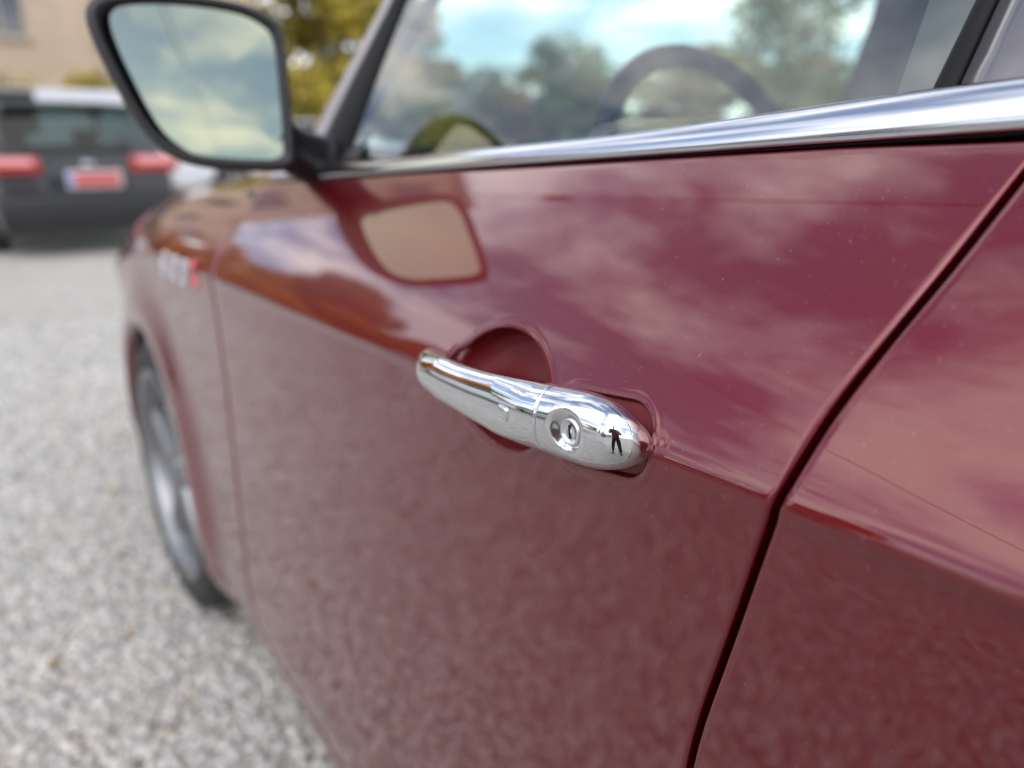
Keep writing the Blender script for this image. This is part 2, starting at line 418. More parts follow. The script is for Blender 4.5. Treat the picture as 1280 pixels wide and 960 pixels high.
# --- chrome belt moulding and rubber seal under it
def belt_x(y): return surf(y, zbelt(y))
def strip(side, y0, y1):
    P = []
    for i in range(81):
        y = y0+(y1-y0)*i/80; x = belt_x(y); h = .0165+.0085*(1-ss((y-.12)/.36)); zb = zbelt(y)
        row = []
        for k in range(19):
            a = -.5*pi+pi*k/18*1.0
            zz = zb+h*.5+h*.5*sin(a); xx = x+.003+.40*(zz-zb)-.0085*cos(a)**.7 if cos(a) > 1e-6 else x+.006+.40*(zz-zb)
            row.append((HX(xx, side), y, zz))
        row.append((HX(x+.030, side), y, zb+h+.0005))
        P.append(row)
    return P
for side in (-1, 1):
    hero(grid_obj('belt_moulding', strip(side, -.72, 1.17), CHROME_T, flip=side > 0))
    P = []
    for i in range(81):
        y = -.72+1.89*i/80; x = belt_x(y); zb = zbelt(y)
        P.append([(HX(x+.022, side), y, zb-.004), (HX(x+.004, side), y, zb-.0016), (HX(x+.002, side), y, zb-.0008), (HX(x+.002, side), y, zb+.0004), (HX(x+.005, side), y, zb+.001)])
    hero(grid_obj('window_seal', P, RUBBER, flip=side > 0))

# --- greenhouse
def gx(y, z): return belt_x(min(y, 1.05))+.014+.38*(z-zbelt(y))+.25*max(0, z-zbelt(y))**2
ZR = 1.50
def seal_r(z): return .95-.12*(z-1.16)-.55*max(0, z-1.34)
def seal_f(z): return max(1.03-.45*(z-1.16), seal_r(z)+.03)
def pillar_y(z): return seal_f(z)+.08-.2*max(0, min(.2, z-1.16))
def glass_top(y): return ZR-.02
for side in (-1, 1):
    # front door glass between black A seal and B pillar
    P = []
    for i in range(25):
        t = i/24; row = []
        for j in range(17):
            s = j/16
            z = 1.155+(ZR-.03-1.155)*s if False else None
            z0 = zbelt(.5)-.01; z = z0+(ZR-.02-z0)*s
            ya, yb = seal_r(z)+.004, .207-.15*(z-1.17)
            y = yb+(ya-yb)*t; row.append((HX(gx(y, z)+.006, side), y, max(z, zbelt(y)-.004)))
        P.append(row)
    hero(grid_obj('side_window', P, SIDEGL, flip=side > 0))
    P = []
    for i in range(17):
        t = i/16; row = []
        for j in range(13):
            z0 = zbelt(-.2)-.01; z = z0+(ZR-.02-z0)*j/12; y = -.70+(-.70+.02+.85)*0+t*.78; row.append((HX(gx(y, z)+.006, side), y, z))
        P.append(row)
    hero(grid_obj('rear_side_window', P, SIDEGL, flip=side > 0))
    # A pillar seal (black) and pillar with painted-in sky sheen
    def band(name, f0, f1, z0, z1, m, x0=0, x1=0, n=24, thick=.02, crown=0.0):
        P = []
        for i in range(n+1):
            z = z0+(z1-z0)*i/n; a, b = f0(z), f1(z); row = [(HX(gx(a, z)+x0+thick, side), a, z)]
            for k in range(9):
                t = k/8; y = a+(b-a)*t; row.append((HX(gx(y, z)+x0+(x1-x0)*t-crown*sin(pi*t), side), y, z))
            row.append((HX(gx(b, z)+x1+thick, side), b, z)); P.append(row)
        return hero(grid_obj(name, P, m, flip=(side > 0)))
    band('pillar_seal', seal_r, seal_f, 1.10, ZR, RUBBER, .001, .001, crown=.004)
    band('a_pillar', lambda z: seal_f(z)+.003, lambda z: pillar_y(z)+.03, 1.06, ZR, PILL, .0, .022, crown=.006)
    # B pillar: seal, gloss black applique, sky reflection painted in as grey
    band('door_seal', lambda z: .211-.15*(z-1.17), lambda z: .199-.12*(z-1.17), zbelt(.19)+.017, ZR, RUBBER, .0, .0, crown=.003)
    band('door_frame', lambda z: .197-.12*(z-1.17), lambda z: .085-.02*(z-1.17), zbelt(.1)+.019, ZR, PILG, -.001, -.001, crown=.002)
    band('c_pillar', lambda z: -.71-.3*(z-1.15), lambda z: -1.38+.75*(z-1.15), 1.15, ZR, PAINT, -.002, .03, thick=-.02)
    # inner trims (grey)
    P = []
    for i in range(13):
        z = 1.10+(ZR-1.10)*i/12; P.append([(HX(gx(.2, z)+.03, side), .245, z), (HX(gx(.1, z)+.06, side), .20, z), (HX(gx(.1, z)+.06, side), .06, z), (HX(gx(.1, z)+.03, side), .02, z)])
    hero(grid_obj('pillar_trim', P, PTRIM))
    P = []
    for i in range(13):
        z = 1.08+(ZR-1.08)*i/12; y = pillar_y(z); P.append([(HX(gx(y, z)+.022, side), y-.10, z), (HX(gx(y, z)+.05, side), y-.085, z), (HX(gx(y, z)+.085, side), y+.0, z), (HX(gx(y, z)+.09, side), y+.05, z)])
    hero(grid_obj('pillar_trim', P, PTRIM))
    # door inner card top
    P = []
    for i in range(31):
        y = -.68+1.76*i/30; x = belt_x(min(y, 1.)); z = zbelt(y)
        P.append([(HX(x+.026, side), y, z+.004), (HX(x+.05, side), y, z+.004), (HX(x+.075, side), y, z-.012), (HX(x+.08, side), y, z-.45), (HX(x+.04, side), y, .40)])
    hero(grid_obj('door_card', P, DASH, flip=side > 0))
    # cant rail over the doors
    tube_P = []
    for i in range(31):
        y = -1.1+1.95*i/30; x = gx(min(y, .9), ZR-.02); zt = ZR-.03+.012*sin(pi*i/30)
        tube_P.append([(HX(x-.004, side), y, zt), (HX(x+.006, side), y, zt+.03), (HX(x+.05, side), y, zt+.055), (HX(x+.12, side), y, zt+.062)])
    hero(grid_obj('roof_rail', tube_P, PAINT, flip=side > 0))
# roof, headliner, screen
def roof_grid(dz, y0=-1.1, y1=.85):
    P = []
    for i in range(21):
        y = y0+(y1-y0)*i/20; x = gx(min(y, .9), ZR-.02)+.118; row = []
        for j in range(17):
            t = j/16; row.append((x+2*(XC-x)*t, y, ZR+.032+.035*sin(pi*t)+.02*sin(pi*i/20)+dz))
        P.append(row)
    return P
hero(grid_obj('roof', roof_grid(.0), PAINT)); hero(grid_obj('headliner', roof_grid(-.05), HEADL))
P = []
for j in range(21):
    z = 1.05+(ZR+.03-1.05)*j/20; y = pillar_y(z)+.026; x = gx(min(y, 1.05), min(z, ZR))+.022; row = []
    for i in range(25):
        t = i/24; row.append((x+2*(XC-x)*t, y+.17*sin(pi*t)**.8*(1-.35*j/20), z+.03*sin(pi*t)*(j/20)))
    P.append(row)
hero(grid_obj('windscreen', P, SCREENGL))
P = []
for j in range(9):
    z = 1.13+(ZR+.02-1.13)*j/8; y = -1.40+.80*(z-1.15); x = gx(y, z)+.04
    P.append([(x+2*(XC-x)*i/12, y-.06*sin(pi*i/12), z) for i in range(13)])
hero(grid_obj('rear_screen', P, SCREENGL))
# cowl panel
P = []
for i in range(25):
    t = i/24; P.append([(.40+1.56*t, 1.12+.16*sin(pi*t)**.8, 1.055), (.40+1.56*t, 1.20+.16*sin(pi*t)**.8, 1.045), (.42+1.52*t, 1.33+.02*sin(pi*t), 1.06+.035*sin(pi*t))])
hero(grid_obj('cowl_panel', P, BLACKP))
# wiper
wp = tube_obj('wiper', [(.93, 1.42, 1.075), (.80, 1.36, 1.11), (.64, 1.30, 1.125), (.56, 1.26, 1.115)], .008, RUBBER); hero(wp)
wb = tube_obj('wiper_blade', [(1.05, 1.34, 1.135), (.80, 1.325, 1.128), (.56, 1.235, 1.115)], .006, RUBBER); wb.parent = wp

# --- interior
P = []
for i in range(25):
    x = .46+1.44*i/24; hump = .098*exp(-((x-.80)/.20)**2)
    P.append([(x, .74, .80), (x, .80, 1.00+hump*.6), (x, .84, 1.045+hump), (x, .92, 1.062+hump*.9), (x, 1.10, 1.055), (x, 1.25, 1.04)])
hero(grid_obj('dashboard', P, DASH))
def torus_pts(c, R, tilt, n=56):
    c = Vector(c); pts = []
    for i in range(n):
        a = 2*pi*i/n; p = Vector((R*cos(a), 0, R*sin(a))); p.rotate(Matrix.Rotation(tilt, 3, 'X')); pts.append(c+p)
    return pts
SWC = (.815, .66, 1.075)
swr = tube_obj('steering_wheel', torus_pts(SWC, .19, radians(-24)), .0145, LEATHER, closed=True, seg=12); hero(swr)
for a in (0, 180, 270):
    p = Vector((.165*cos(radians(a)), .0, .165*sin(radians(a)))); q = p*.3
    for v in (p, q): v.rotate(Matrix.Rotation(radians(-24), 3, 'X'))
    s = tube_obj('spoke', [Vector(SWC)+q+Vector((0, .02, 0)), Vector(SWC)+p], [.024, .014], DASH); s.parent = swr
hb = bmesh.new(); bmesh.ops.create_uvsphere(hb, u_segments=20, v_segments=12, radius=1); 
bmesh.ops.transform(hb, matrix=Matrix.Translation(Vector(SWC)+Vector((0, .02, 0))) @ Matrix.Rotation(radians(-24), 4, 'X') @ Matrix.Diagonal((.075, .03, .065, 1)), verts=hb.verts)
o = bm_obj('airbag_cover', hb, DASH, smooth=True); o.parent = swr
def seat(xc):
    o = box('seat', (xc, .12, .62), (.50, .52, .18), FABRIC, bev=.05)
    hero(o)
    b = box('backrest', (xc, -.19, .95), (.48, .14, .62), FABRIC, rot=Matrix.Rotation(radians(14), 3, 'X'), bev=.05); b.parent = o
    h = box('headrest', (xc, -.31, 1.34), (.26, .10, .17), FABRIC, rot=Matrix.Rotation(radians(10), 3, 'X'), bev=.04); h.parent = o
seat(.80); seat(1.56)
hero(box('rear_bench', (XC, -.85, .85), (1.3, .5, .7), FABRIC, bev=.06))
hero(box('floor_pan', (XC, .7, .33), (1.5, 3.3, .05), DASH, bev=.01))
mv = box('rear_view_mirror', (XC-.01, .93, 1.44), (.23, .03, .065), BLACKP, rot=Matrix.Rotation(radians(20), 3, 'Z'), bev=.012); hero(mv)

# --- door handle -------------------------------------------------------
def interp(y, tab): 
    ys = [a for a, _ in tab]; vs = [b for _, b in tab]
    return float(np.interp(y, ys, vs))
def sm(y, tab, h=.004):
    s = 0; wt = 0
    for k in range(-3, 4):
        w_ = exp(-(k/1.5)**2); s += w_*interp(y+k*h, tab); wt += w_
    return s/wt
HT = [(.25, 1.0228), (.275, 1.0220), (.30, 1.0203), (.322, 1.0178), (.342, 1.0150), (.365, 1.0115), (.391, 1.0088), (.42, 1.0070), (.445, 1.0068), (.49, 1.0065)]
HB = [(.25, .9778), (.275, .9772), (.30, .9752), (.322, .9732), (.342, .9720), (.365, .9718), (.391, .9727), (.42, .9738), (.445, .9748), (.49, .9752)]
HO = [(.25, .2665), (.2625, .2635), (.275, .2602), (.29, .2567), (.305, .2538), (.322, .2518), (.335, .2508), (.36, .2505), (.40, .2510), (.43, .2522), (.455, .2540), (.48, .2565)]
HI = [(.2535, .291), (.335, .292), (.350, .280), (.368, .2700), (.44, .2715), (.456, .282), (.464, .290), (.487, .290)]
Y0, Y1 = .2570, .4870
def gsm(y, tab, h=.0035):
    s = 0; wt = 0
    for k in range(-4, 5):
        w_ = exp(-(k/2)**2); s += w_*interp(min(.49, max(.25, y+k*h)), tab); wt += w_
    return s/wt
def endf(y, la, lb, n):
    e = 1.
    if y < Y0+la: e *= max(1e-4, 1-(1-(y-Y0)/la)**n)**(1/n)
    if y > Y1-lb: e *= max(1e-4, 1-(1-(Y1-y)/lb)**n)**(1/n)
    return e
def hsec(y):
    t_, b_ = gsm(y, HT), gsm(y, HB); e = endf(y, .046, .013, 2.8) if y > .36 else endf(y, .044, .013, 2.05); zm = (t_+b_)/2; hz = (t_-b_)/2*e
    o_ = .2885-(.2885-gsm(y, HO, .0055))*endf(y, .022, .030, 2.05); i_ = max(gsm(y, HI, .0012), o_+.0005)
    return zm, hz, o_, i_
KY, KZ, KR = .3006, .9946, .0146
def handle_mesh(ys, scale=1.0, keyhole=False, pocket=None, nring=160):
    P = []
    for y in ys:
        zm, hz, o_, i_ = hsec(y); hz *= scale; row = []
        xm = o_+ (i_-o_)*.55
        for k in range(nring):
            a = 2*pi*k/nring; ca, sa = cos(a), sin(a)
            n = 2.25
            cz = math.copysign(abs(sa)**(2/n), sa); cx = math.copysign(abs(ca)**(2/n), ca)
            z = zm+hz*cz; x = xm-(xm-o_)*cx*scale if ca > 0 else xm-(i_-xm)*cx
            x += .10*(z-zm)                         # leans with the shoulder of the door
            if ca > 0:
                if keyhole:
                    r = sqrt((y-KY)**2+(z-KZ)**2)
                    x += .0062*ss((KR-r)/(KR*.75))
                if pocket:
                    py, pz, pw, ph = pocket
                    d = max(abs(y-py)-pw, abs(z-pz)-ph); x += .0008*ss(-d/.0007)
            row.append((x, y+(x-.262)*.22, z-(x-.258)*.34))
        P.append(row)
    return P
YG = .3235
def ysr(a, b, n): return [a+(b-a)*i/n for i in range(n+1)]
BPY, BPZ = .3505, .9925
hpts = [YG+.0003, YG+.0006]+ysr(YG+.0012, .34, 16)+ysr(.341, .362, 60)+ysr(.363, .450, 60)+[Y1-.030*cos(pi/2*i/40)**1.0+.0 for i in range(1, 30)]+[Y1-.0105*(1-sin(pi/2*i/24)) for i in range(2, 24)]+[Y1-.00001]
Pg = handle_mesh(hpts, pocket=None)
c0 = Vector((sum(p[0] for p in Pg[0])/160, Pg[0][0][1], sum(p[2] for p in Pg[0])/160))
Pg[0] = [tuple(c0+(Vector(p)-c0)*.955) for p in Pg[0]]; Pg[1] = [tuple(c0+(Vector(p)-c0)*.985) for p in Pg[1]]
handle = hero(grid_obj('door_handle', Pg, CHROME, closed_v=True, caps=True))
cap_ys = [Y0+.0295*(1-cos(pi/2*i/110))+.00001 for i in range(110)]+ysr(.2868, .3135, 134)+ysr(.3138, YG-.0012, 26)+[YG-.0007, YG-.0004]
Pc = handle_mesh(cap_ys, keyhole=True, nring=360)
c0 = Vector((sum(p[0] for p in Pc[-1])/360, Pc[-1][0][1], sum(p[2] for p in Pc[-1])/360))
Pc[-1] = [tuple(c0+(Vector(p)-c0)*.955) for p in Pc[-1]]; Pc[-2] = [tuple(c0+(Vector(p)-c0)*.985) for p in Pc[-2]]
capo = grid_obj('lock_cover', Pc, CHROME, closed_v=True, caps=True); capo.parent = handle
BOWLM = mat('satin_chrome', (0.66, 0.67, 0.68), 0.17, 1.0); capo.data.materials.append(BOWLM)
for p_ in capo.data.polygons:
    if p_.center.x < .27 and (p_.center.y-KY)**2+(p_.center.z-KZ)**2 < (KR*.93)**2: p_.material_index = 1
# lock cylinder at the bottom of the bowl
def disc_lathe(name, c, prof_, m, parent, seg=48):
    P = []
    for (x, r) in prof_:
        P.append([(c[0]+x+.15*(r*sin(0)), c[1]+r*cos(2*pi*k/seg), c[2]+r*sin(2*pi*k/seg)) for k in range(seg)])
    o = grid_obj(name, P, m, closed_v=True, caps=True); o.parent = parent; return o
LX = hsec(KY)[2]+.0072
LOCKM = mat('lock_metal', (0.78, 0.79, 0.80), 0.30, 1.0)
lk = disc_lathe('lock_cylinder', (LX, KY-.0012, KZ), [(.002, .0082), (-.0022, .0082), (-.0032, .0074), (-.0032, .0064), (-.0022, .0060), (-.0026, .0001)], LOCKM, handle)
slot = box('key_slot', (LX-.0024, KY-.0012, KZ), (.0012, .0011, .0078), RUBBER, None, Matrix.Rotation(radians(-6), 3, 'X')); slot.parent = handle
bx_ = hsec(BPY)[2]
def button():
    P = []; zm, hz, o_, i_ = hsec(BPY+.0025)
    for (off, sc_) in ((.0012, 1.10), (.0001, 1.12), (-.0004, 1.04), (.0004, 1.0), (-.0008, .97), (-.0013, .88), (-.0015, .6), (-.0015, .3), (-.0015, .01)):
        row = []
        for k in range(40):
            a = 2*pi*k/40; yy = .0052*math.copysign(abs(cos(a))**.45, cos(a))*sc_; zz = .0046*math.copysign(abs(sin(a))**.45, sin(a))*sc_
            y = BPY+.0025+yy; z = BPZ-.0024+zz; zm, hz, o_, i_ = hsec(y); xm = o_+(i_-o_)*.55
            sa = min(1, abs(z-zm)/hz)**(2.25/2); ca = sqrt(max(0, 1-sa*sa)); x = xm-(xm-o_)*ca**(2/2.25)+.10*(z-zm)+off
            row.append((x, y+(x-.262)*.22, z-(x-.258)*.34))
        P.append(row)
    return P
bt = grid_obj('lock_button', button(), CHROME, closed_v=True); bt.parent = handle

# --- door mirror -------------------------------------------------------
MC = Vector((.268, .950, 1.197)); MROT = Matrix.Rotation(radians(-9), 3, 'Z') @ Matrix.Rotation(radians(-6), 3, 'X')
# outline of the mirror seen from behind, x outward left negative, z up  (metres from centre)
OUT = [(-.103, .088), (-.075, .099), (-.02, .103), (.045, .099), (.080, .087), (.096, .066), (.097, .0), (.095, -.06), (.090, -.082), (.06, -.086), (-.010, -.080), (-.045, -.066), (-.070, -.038), (-.094, .02), (-.107, .066)]
def closed_spline(pts, n=96):
    pts = [Vector(p) for p in pts]; m_ = len(pts); o = []
    for k in range(n):
        t = k/n*m_; i = int(t); f = t-i
        p0, p1, p2, p3 = [pts[(i+j-1) % m_] for j in range(4)]
        o.append(.5*((2*p1)+(-p0+p2)*f+(2*p0-5*p1+4*p2-p3)*f*f+(-p0+3*p1-3*p2+p3)*f**3))
    return o
oc = closed_spline(OUT)
cen = Vector((-.005, .008))
def mloc(p): return MC+MROT @ Vector(p)
P = []
for (yo, s) in ((.012, .80), (.005, .86), (.0, .885), (-.004, .92), (-.003, .965), (.006, .995), (.025, 1.0), (.05, .97), (.075, .88), (.095, .70), (.105, .45), (.108, .15), (.108, .01)):
    P.append([mloc((cen.x+(p.x-cen.x)*s, yo, cen.y+(p.y-cen.y)*s)) for p in oc])
mir = hero(grid_obj('door_mirror', P, BLACKP, closed_v=True, caps=True))
gcen = cen+Vector((.0075, .0))
ring = [mloc((gcen.x+(p.x-cen.x)*.855, .004, gcen.y+(p.y-cen.y)*.90)) for p in oc]
rings = [ring]+[[mloc((gcen.x+(p.x-cen.x)*.855*s, .004-.0010*(1-s*s), gcen.y+(p.y-cen.y)*.90*s)) for p in oc] for s in (.85, .7, .55, .4, .25, .1, .01)]
mg = grid_obj('mirror_glass', rings, MIRRORGL, closed_v=True); mg.parent = mir
arm = tube_obj('mirror_arm', [(.335, .965, 1.158), (.370, .985, 1.138), (.40, 1.0, 1.125), (.43, 1.01, 1.115)], [.034, .030, .032, .036], BLACKP, seg=18); arm.parent = mir
# sail base
P = []
for i in range(13):
    t = i/12; y = .90+.19*t
    P.append([(belt_x(y)+.014+.36*s*.12-.006*sin(pi*s), y, zbelt(y)+.010+s*(.05-.02*t)) for s in [k/8 for k in range(9)]])
o = grid_obj('mirror_base', P, BLACKP); o.parent = mir
# mirrored-side mirror
P2 = [[Vector((2*XC-v.x, v.y, v.z)) for v in row] for row in [[mloc((cen.x+(p.x-cen.x)*s, yo, cen.y+(p.y-cen.y)*s)) for p in oc[::-1]] for (yo, s) in ((.004, .895), (-.004, .945), (.006, .995), (.05, .97), (.095, .70), (.108, .01))]]
m2 = hero(grid_obj('door_mirror', P2, BLACKP, closed_v=True, caps=True)); o = grid_obj('mirror_glass', [[Vector((2*XC-v.x, v.y, v.z)) for v in r_[::-1]] for r_ in rings], MIRRORGL, closed_v=True); o.parent = m2
o = tube_obj('mirror_arm', [(2*XC-.345, .97, 1.158), (2*XC-.43, 1.0, 1.12)], .026, BLACKP); o.parent = m2

# --- badge on the fender ----------------------------------------------
def on_body(y, z, off): return Vector((surf(y, z)-off, y, z))
def glyph(parent, name, strokes, m, y0, z0, h, slant=.18, wd=.006):
    bm = bmesh.new()
    for (a, b) in strokes:
        pa = (y0-a[0]*h-a[1]*h*slant, z0+a[1]*h); pb = (y0-b[0]*h-b[1]*h*slant, z0+b[1]*h)
        va = on_body(pa[0], pa[1], .003); vb = on_body(pb[0], pb[1], .003); d = vb-va
        rot = d.to_track_quat('Y', 'X').to_matrix()
        box_bm(bm, (va+vb)/2, (.004, d.length+wd*.8, wd), rot, .0012)
    o = bm_obj(name, bm, m, smooth=True); 
    if parent is None: hero(o)
    else: o.parent = parent
    return o
U = lambda *p: [(p[i], p[i+1]) for i in range(len(p)-1)]
b0 = glyph(None, 'model_badge', U((.45, 1), (0, 1), (0, .5), (.45, .5), (.45, 0), (0, 0)), BADGEM, 1.56, .905, .036, wd=.008)
glyph(b0, 'badge_digit', U((0, 0), (0, 1), (.45, 1), (.45, 0), (0, 0)), BADGEM, 1.47, .908, .036, wd=.008)
glyph(b0, 'badge_digit', U((0, 0), (0, 1), (.45, 1), (.45, 0), (0, 0)), BADGEM, 1.39, .911, .036, wd=.008)
glyph(b0, 'badge_letter', [((0, 0), (.6, 1)), ((0, 1), (.6, 0))], BADGE_RED, 1.325, .918, .036, wd=.008)

# --- wheels ------------------------------------------------------------
def lathe_y(prof_, c, seg=64, sidex=-1):
    """profile of (x offset towards outside, radius) round the wheel axle (world X)"""
    return [[(c[0]+sidex*x, c[1]+r*cos(2*pi*k/seg), c[2]+r*sin(2*pi*k/seg)) for k in range(seg)] for x, r in prof_]
def wheel(c, sidex, parent=None, hub_m=ALLOY, detail=True, R=.33, width=.105):
    s = R/.33; wd = width
    seg = 64 if detail else 28
    root = grid_obj('wheel', lathe_y([(-wd, .225*s), (-wd, .30*s), (-wd+.02, .326*s), (-.05, .33*s), (0, .3315*s), (.05, .33*s), (wd-.018, .325*s), (wd-.003, .30*s), (wd, .275*s), (wd-.004, .256*s), (wd-.014, .248*s)], c, seg, sidex), TYRE, closed_v=True)
    if parent: root.parent = parent
    rim = grid_obj('rim', lathe_y([(wd-.012, .248*s), (wd-.003, .254*s), (wd-.003, .243*s), (wd-.02, .234*s), (wd-.05, .228*s), (-.06, .225*s), (-.10, .245*s)], c, seg, sidex), hub_m, closed_v=True); rim.parent = root
    hub = grid_obj('hub', lathe_y([(wd-.016, .001), (wd-.016, .028*s), (wd-.03, .052*s), (wd-.07, .065*s)], c, 24, sidex), hub_m, closed_v=True); hub.parent = root
    br = grid_obj('brake_disc', lathe_y([(.02, .001), (.025, .15*s), (.0, .152*s), (-.06, .155*s), (-.06, .2*s)], c, 28, sidex), DARKMET, closed_v=True); br.parent = root
    for k in range(5):
        a0 = 2*pi*k/5+.3; V = []; n = 7
        for i in range(n+1):
            t = i/n; r = (.04+.196*t)*s
            hw = (.026-.006*sin(pi*t)+.012*t**3)*s
            dx_ = wd-.022-.006*t
            for (o_, xx) in ((-hw, dx_-.028), (-hw, dx_-.004), (-hw*.6, dx_), (hw*.6, dx_), (hw, dx_-.004), (hw, dx_-.028)):
                V.append((c[0]+sidex*xx, c[1]+r*cos(a0)-o_*sin(a0), c[2]+r*sin(a0)+o_*cos(a0)))
        F = [(i*6+j, i*6+j+1, (i+1)*6+j+1, (i+1)*6+j) for i in range(n) for j in range(5)]
        sp_ = mesh_obj('spoke', V, F, hub_m); sp_.parent = root
    return root
for (xx, sdx) in ((.335+.105+.003, -1), (2*XC-.335-.108, 1)):
    hero(wheel((xx, 1.91, .348), sdx, R=.348)); hero(wheel((xx-.03*(-sdx), -.52, .348), sdx, R=.348))

# ------------------------------------------------------------ ground
def gravel_mat():
    m = mat('gravel_bed', (0.5, 0.49, 0.47), 0.95); nt = m.node_tree; b = nt.nodes['Principled BSDF']
    t = nt.nodes.new('ShaderNodeTexCoord')
    v = nt.nodes.new('ShaderNodeTexVoronoi'); v.inputs['Scale'].default_value = 42
    v2 = nt.nodes.new('ShaderNodeTexNoise'); v2.inputs['Scale'].default_value = .7; v2.inputs['Detail'].default_value = 6
    hs = nt.nodes.new('ShaderNodeSeparateColor')
    r = nt.nodes.new('ShaderNodeValToRGB'); cr = r.color_ramp
    cols = [(p, (c[0]*.93, c[1]*.915, c[2]*.885)) for p, c in [(0, (.20, .20, .19)), (.2, (.50, .48, .45)), (.4, (.42, .41, .39)), (.6, (.58, .57, .54)), (.76, (.46, .38, .28)), (.88, (.64, .63, .60)), (1, (.32, .32, .32))]]
    while len(cr.elements) < len(cols): cr.elements.new(.5)
    for e, (p, c) in zip(cr.elements, cols): e.position = p; e.color = (*c, 1)
    nt.links.new(t.outputs['Object'], v.inputs['Vector']); nt.links.new(t.outputs['Object'], v2.inputs['Vector'])
    nt.links.new(v.outputs['Color'], hs.inputs[0]); nt.links.new(hs.outputs[0], r.inputs[0])
    mm = nt.nodes.new('ShaderNodeMix'); mm.data_type = 'RGBA'; mm.blend_type = 'MULTIPLY'; mm.inputs['Factor'].default_value = .5
    r3 = nt.nodes.new('ShaderNodeValToRGB'); r3.color_ramp.elements[0].position = .3; r3.color_ramp.elements[0].color = (.80, .78, .75, 1); r3.color_ramp.elements[1].position = .65
    nt.links.new(v2.outputs['Fac'], r3.inputs[0]); nt.links.new(r.outputs[0], mm.inputs['A']); nt.links.new(r3.outputs[0], mm.inputs['B'])
    nt.links.new(mm.outputs['Result'], b.inputs['Base Color'])
    bp = nt.nodes.new('ShaderNodeBump'); bp.inputs['Strength'].default_value = .9; bp.inputs['Distance'].default_value = .012; bp.invert = True
    nt.links.new(v.outputs['Distance'], bp.inputs['Height']); nt.links.new(bp.outputs[0], b.inputs['Normal'])
    return m
GRAV = gravel_mat()
V = []; F = []; n = 60
co = [math.copysign(abs(t)**2.6*900, t) for t in np.linspace(-1, 1, n)]
for x in co:
    for y in co: V.append((x, y, 0))
g = mesh_obj('gravel_ground', V, grid(n, n), GRAV); kind(g, 'structure')

def stones():
    # pale crushed-stone chips lying on the car park, nearest ones only
    pts = []
    def add(x0, x1, y0, y1, n, s0, s1):
        xs = RNG.uniform(x0, x1, n); ys = RNG.uniform(y0, y1, n); ss_ = RNG.uniform(s0, s1, n)**1.0
        pts.append(np.stack([xs, ys, ss_], 1))
    add(-1.5, .75, .5, 3.0, 44000, .0045, .0125)
    add(-1.5, 1.1, 3.0, 5.5, 17000, .006, .015)
    add(-3.0, -1.5, -.5, 5.0, 11000, .008, .017)
    add(-1.5, .3, -1.2, .5, 9000, .008, .015)
    Q = np.concatenate(pts); n = len(Q)
    t = (1+5**.5)/2
    ico = np.array([(-1, t, 0), (1, t, 0), (-1, -t, 0), (1, -t, 0), (0, -1, t), (0, 1, t), (0, -1, -t), (0, 1, -t), (t, 0, -1), (t, 0, 1), (-t, 0, -1), (-t, 0, 1)])/sqrt(1+t*t)
    fc = np.array([(0, 11, 5), (0, 5, 1), (0, 1, 7), (0, 7, 10), (0, 10, 11), (1, 5, 9), (5, 11, 4), (11, 10, 2), (10, 7, 6), (7, 1, 8), (3, 9, 4), (3, 4, 2), (3, 2, 6), (3, 6, 8), (3, 8, 9), (4, 9, 5), (2, 4, 11), (6, 2, 10), (8, 6, 7), (9, 8, 1)])
    vv = ico[None]*RNG.uniform(.65, 1.25, (n, 12, 1))
    vv = vv*np.stack([RNG.uniform(.8, 1.35, n), RNG.uniform(.7, 1.1, n), RNG.uniform(.45, .8, n)], 1)[:, None]
    a = RNG.uniform(0, 2*pi, n); ca, sa = np.cos(a)[:, None], np.sin(a)[:, None]
    x = vv[..., 0]*ca-vv[..., 1]*sa; y = vv[..., 0]*sa+vv[..., 1]*ca; z = vv[..., 2]
    s = Q[:, 2][:, None]
    X = x*s+Q[:, 0][:, None]; Y = y*s+Q[:, 1][:, None]; Z = z*s+s*.3
    co = np.stack([X, Y, Z], -1).reshape(-1, 3).astype(np.float32)
    me = bpy.data.meshes.new('gravel_stones'); nf = n*20
    me.vertices.add(n*12); me.vertices.foreach_set('co', co.ravel())
    idx = (fc[None]+(np.arange(n)*12)[:, None, None]).reshape(-1).astype(np.int32)
    me.loops.add(nf*3); me.loops.foreach_set('vertex_index', idx)
    me.polygons.add(nf); me.polygons.foreach_set('loop_start', np.arange(nf, dtype=np.int32)*3); me.polygons.foreach_set('loop_total', np.full(nf, 3, dtype=np.int32))
    me.update(calc_edges=True)
    ca_ = me.color_attributes.new('stone', 'FLOAT_COLOR', 'POINT')
    pal = np.array([(.52, .51, .49), (.62, .61, .59), (.40, .40, .39), (.70, .69, .67), (.60, .54, .45), (.32, .32, .33), (.64, .62, .57), (.48, .44, .38)])
    pick = RNG.choice(len(pal), n, p=[.26, .22, .16, .15, .035, .06, .08, .035]); c = pal[pick]*np.array([.93, .915, .885])*RNG.uniform(.88, 1.12, (n, 1))
    c4 = np.concatenate([np.clip(c, 0, .85), np.ones((n, 1))], 1); ca_.data.foreach_set('color', np.repeat(c4, 12, 0).astype(np.float32).ravel())
    m = mat('stone', (.5, .5, .48), .85); at = m.node_tree.nodes.new('ShaderNodeAttribute'); at.attribute_name = 'stone'
    m.node_tree.links.new(at.outputs['Color'], m.node_tree.nodes['Principled BSDF'].inputs['Base Color'])
    me.materials.append(m); o = bpy.data.objects.new('gravel_stones', me); COL.objects.link(o)
    tag(o, 'pale crushed stone chips covering the car park beside the red car', 'gravel'); kind(o, 'stuff')
stones()
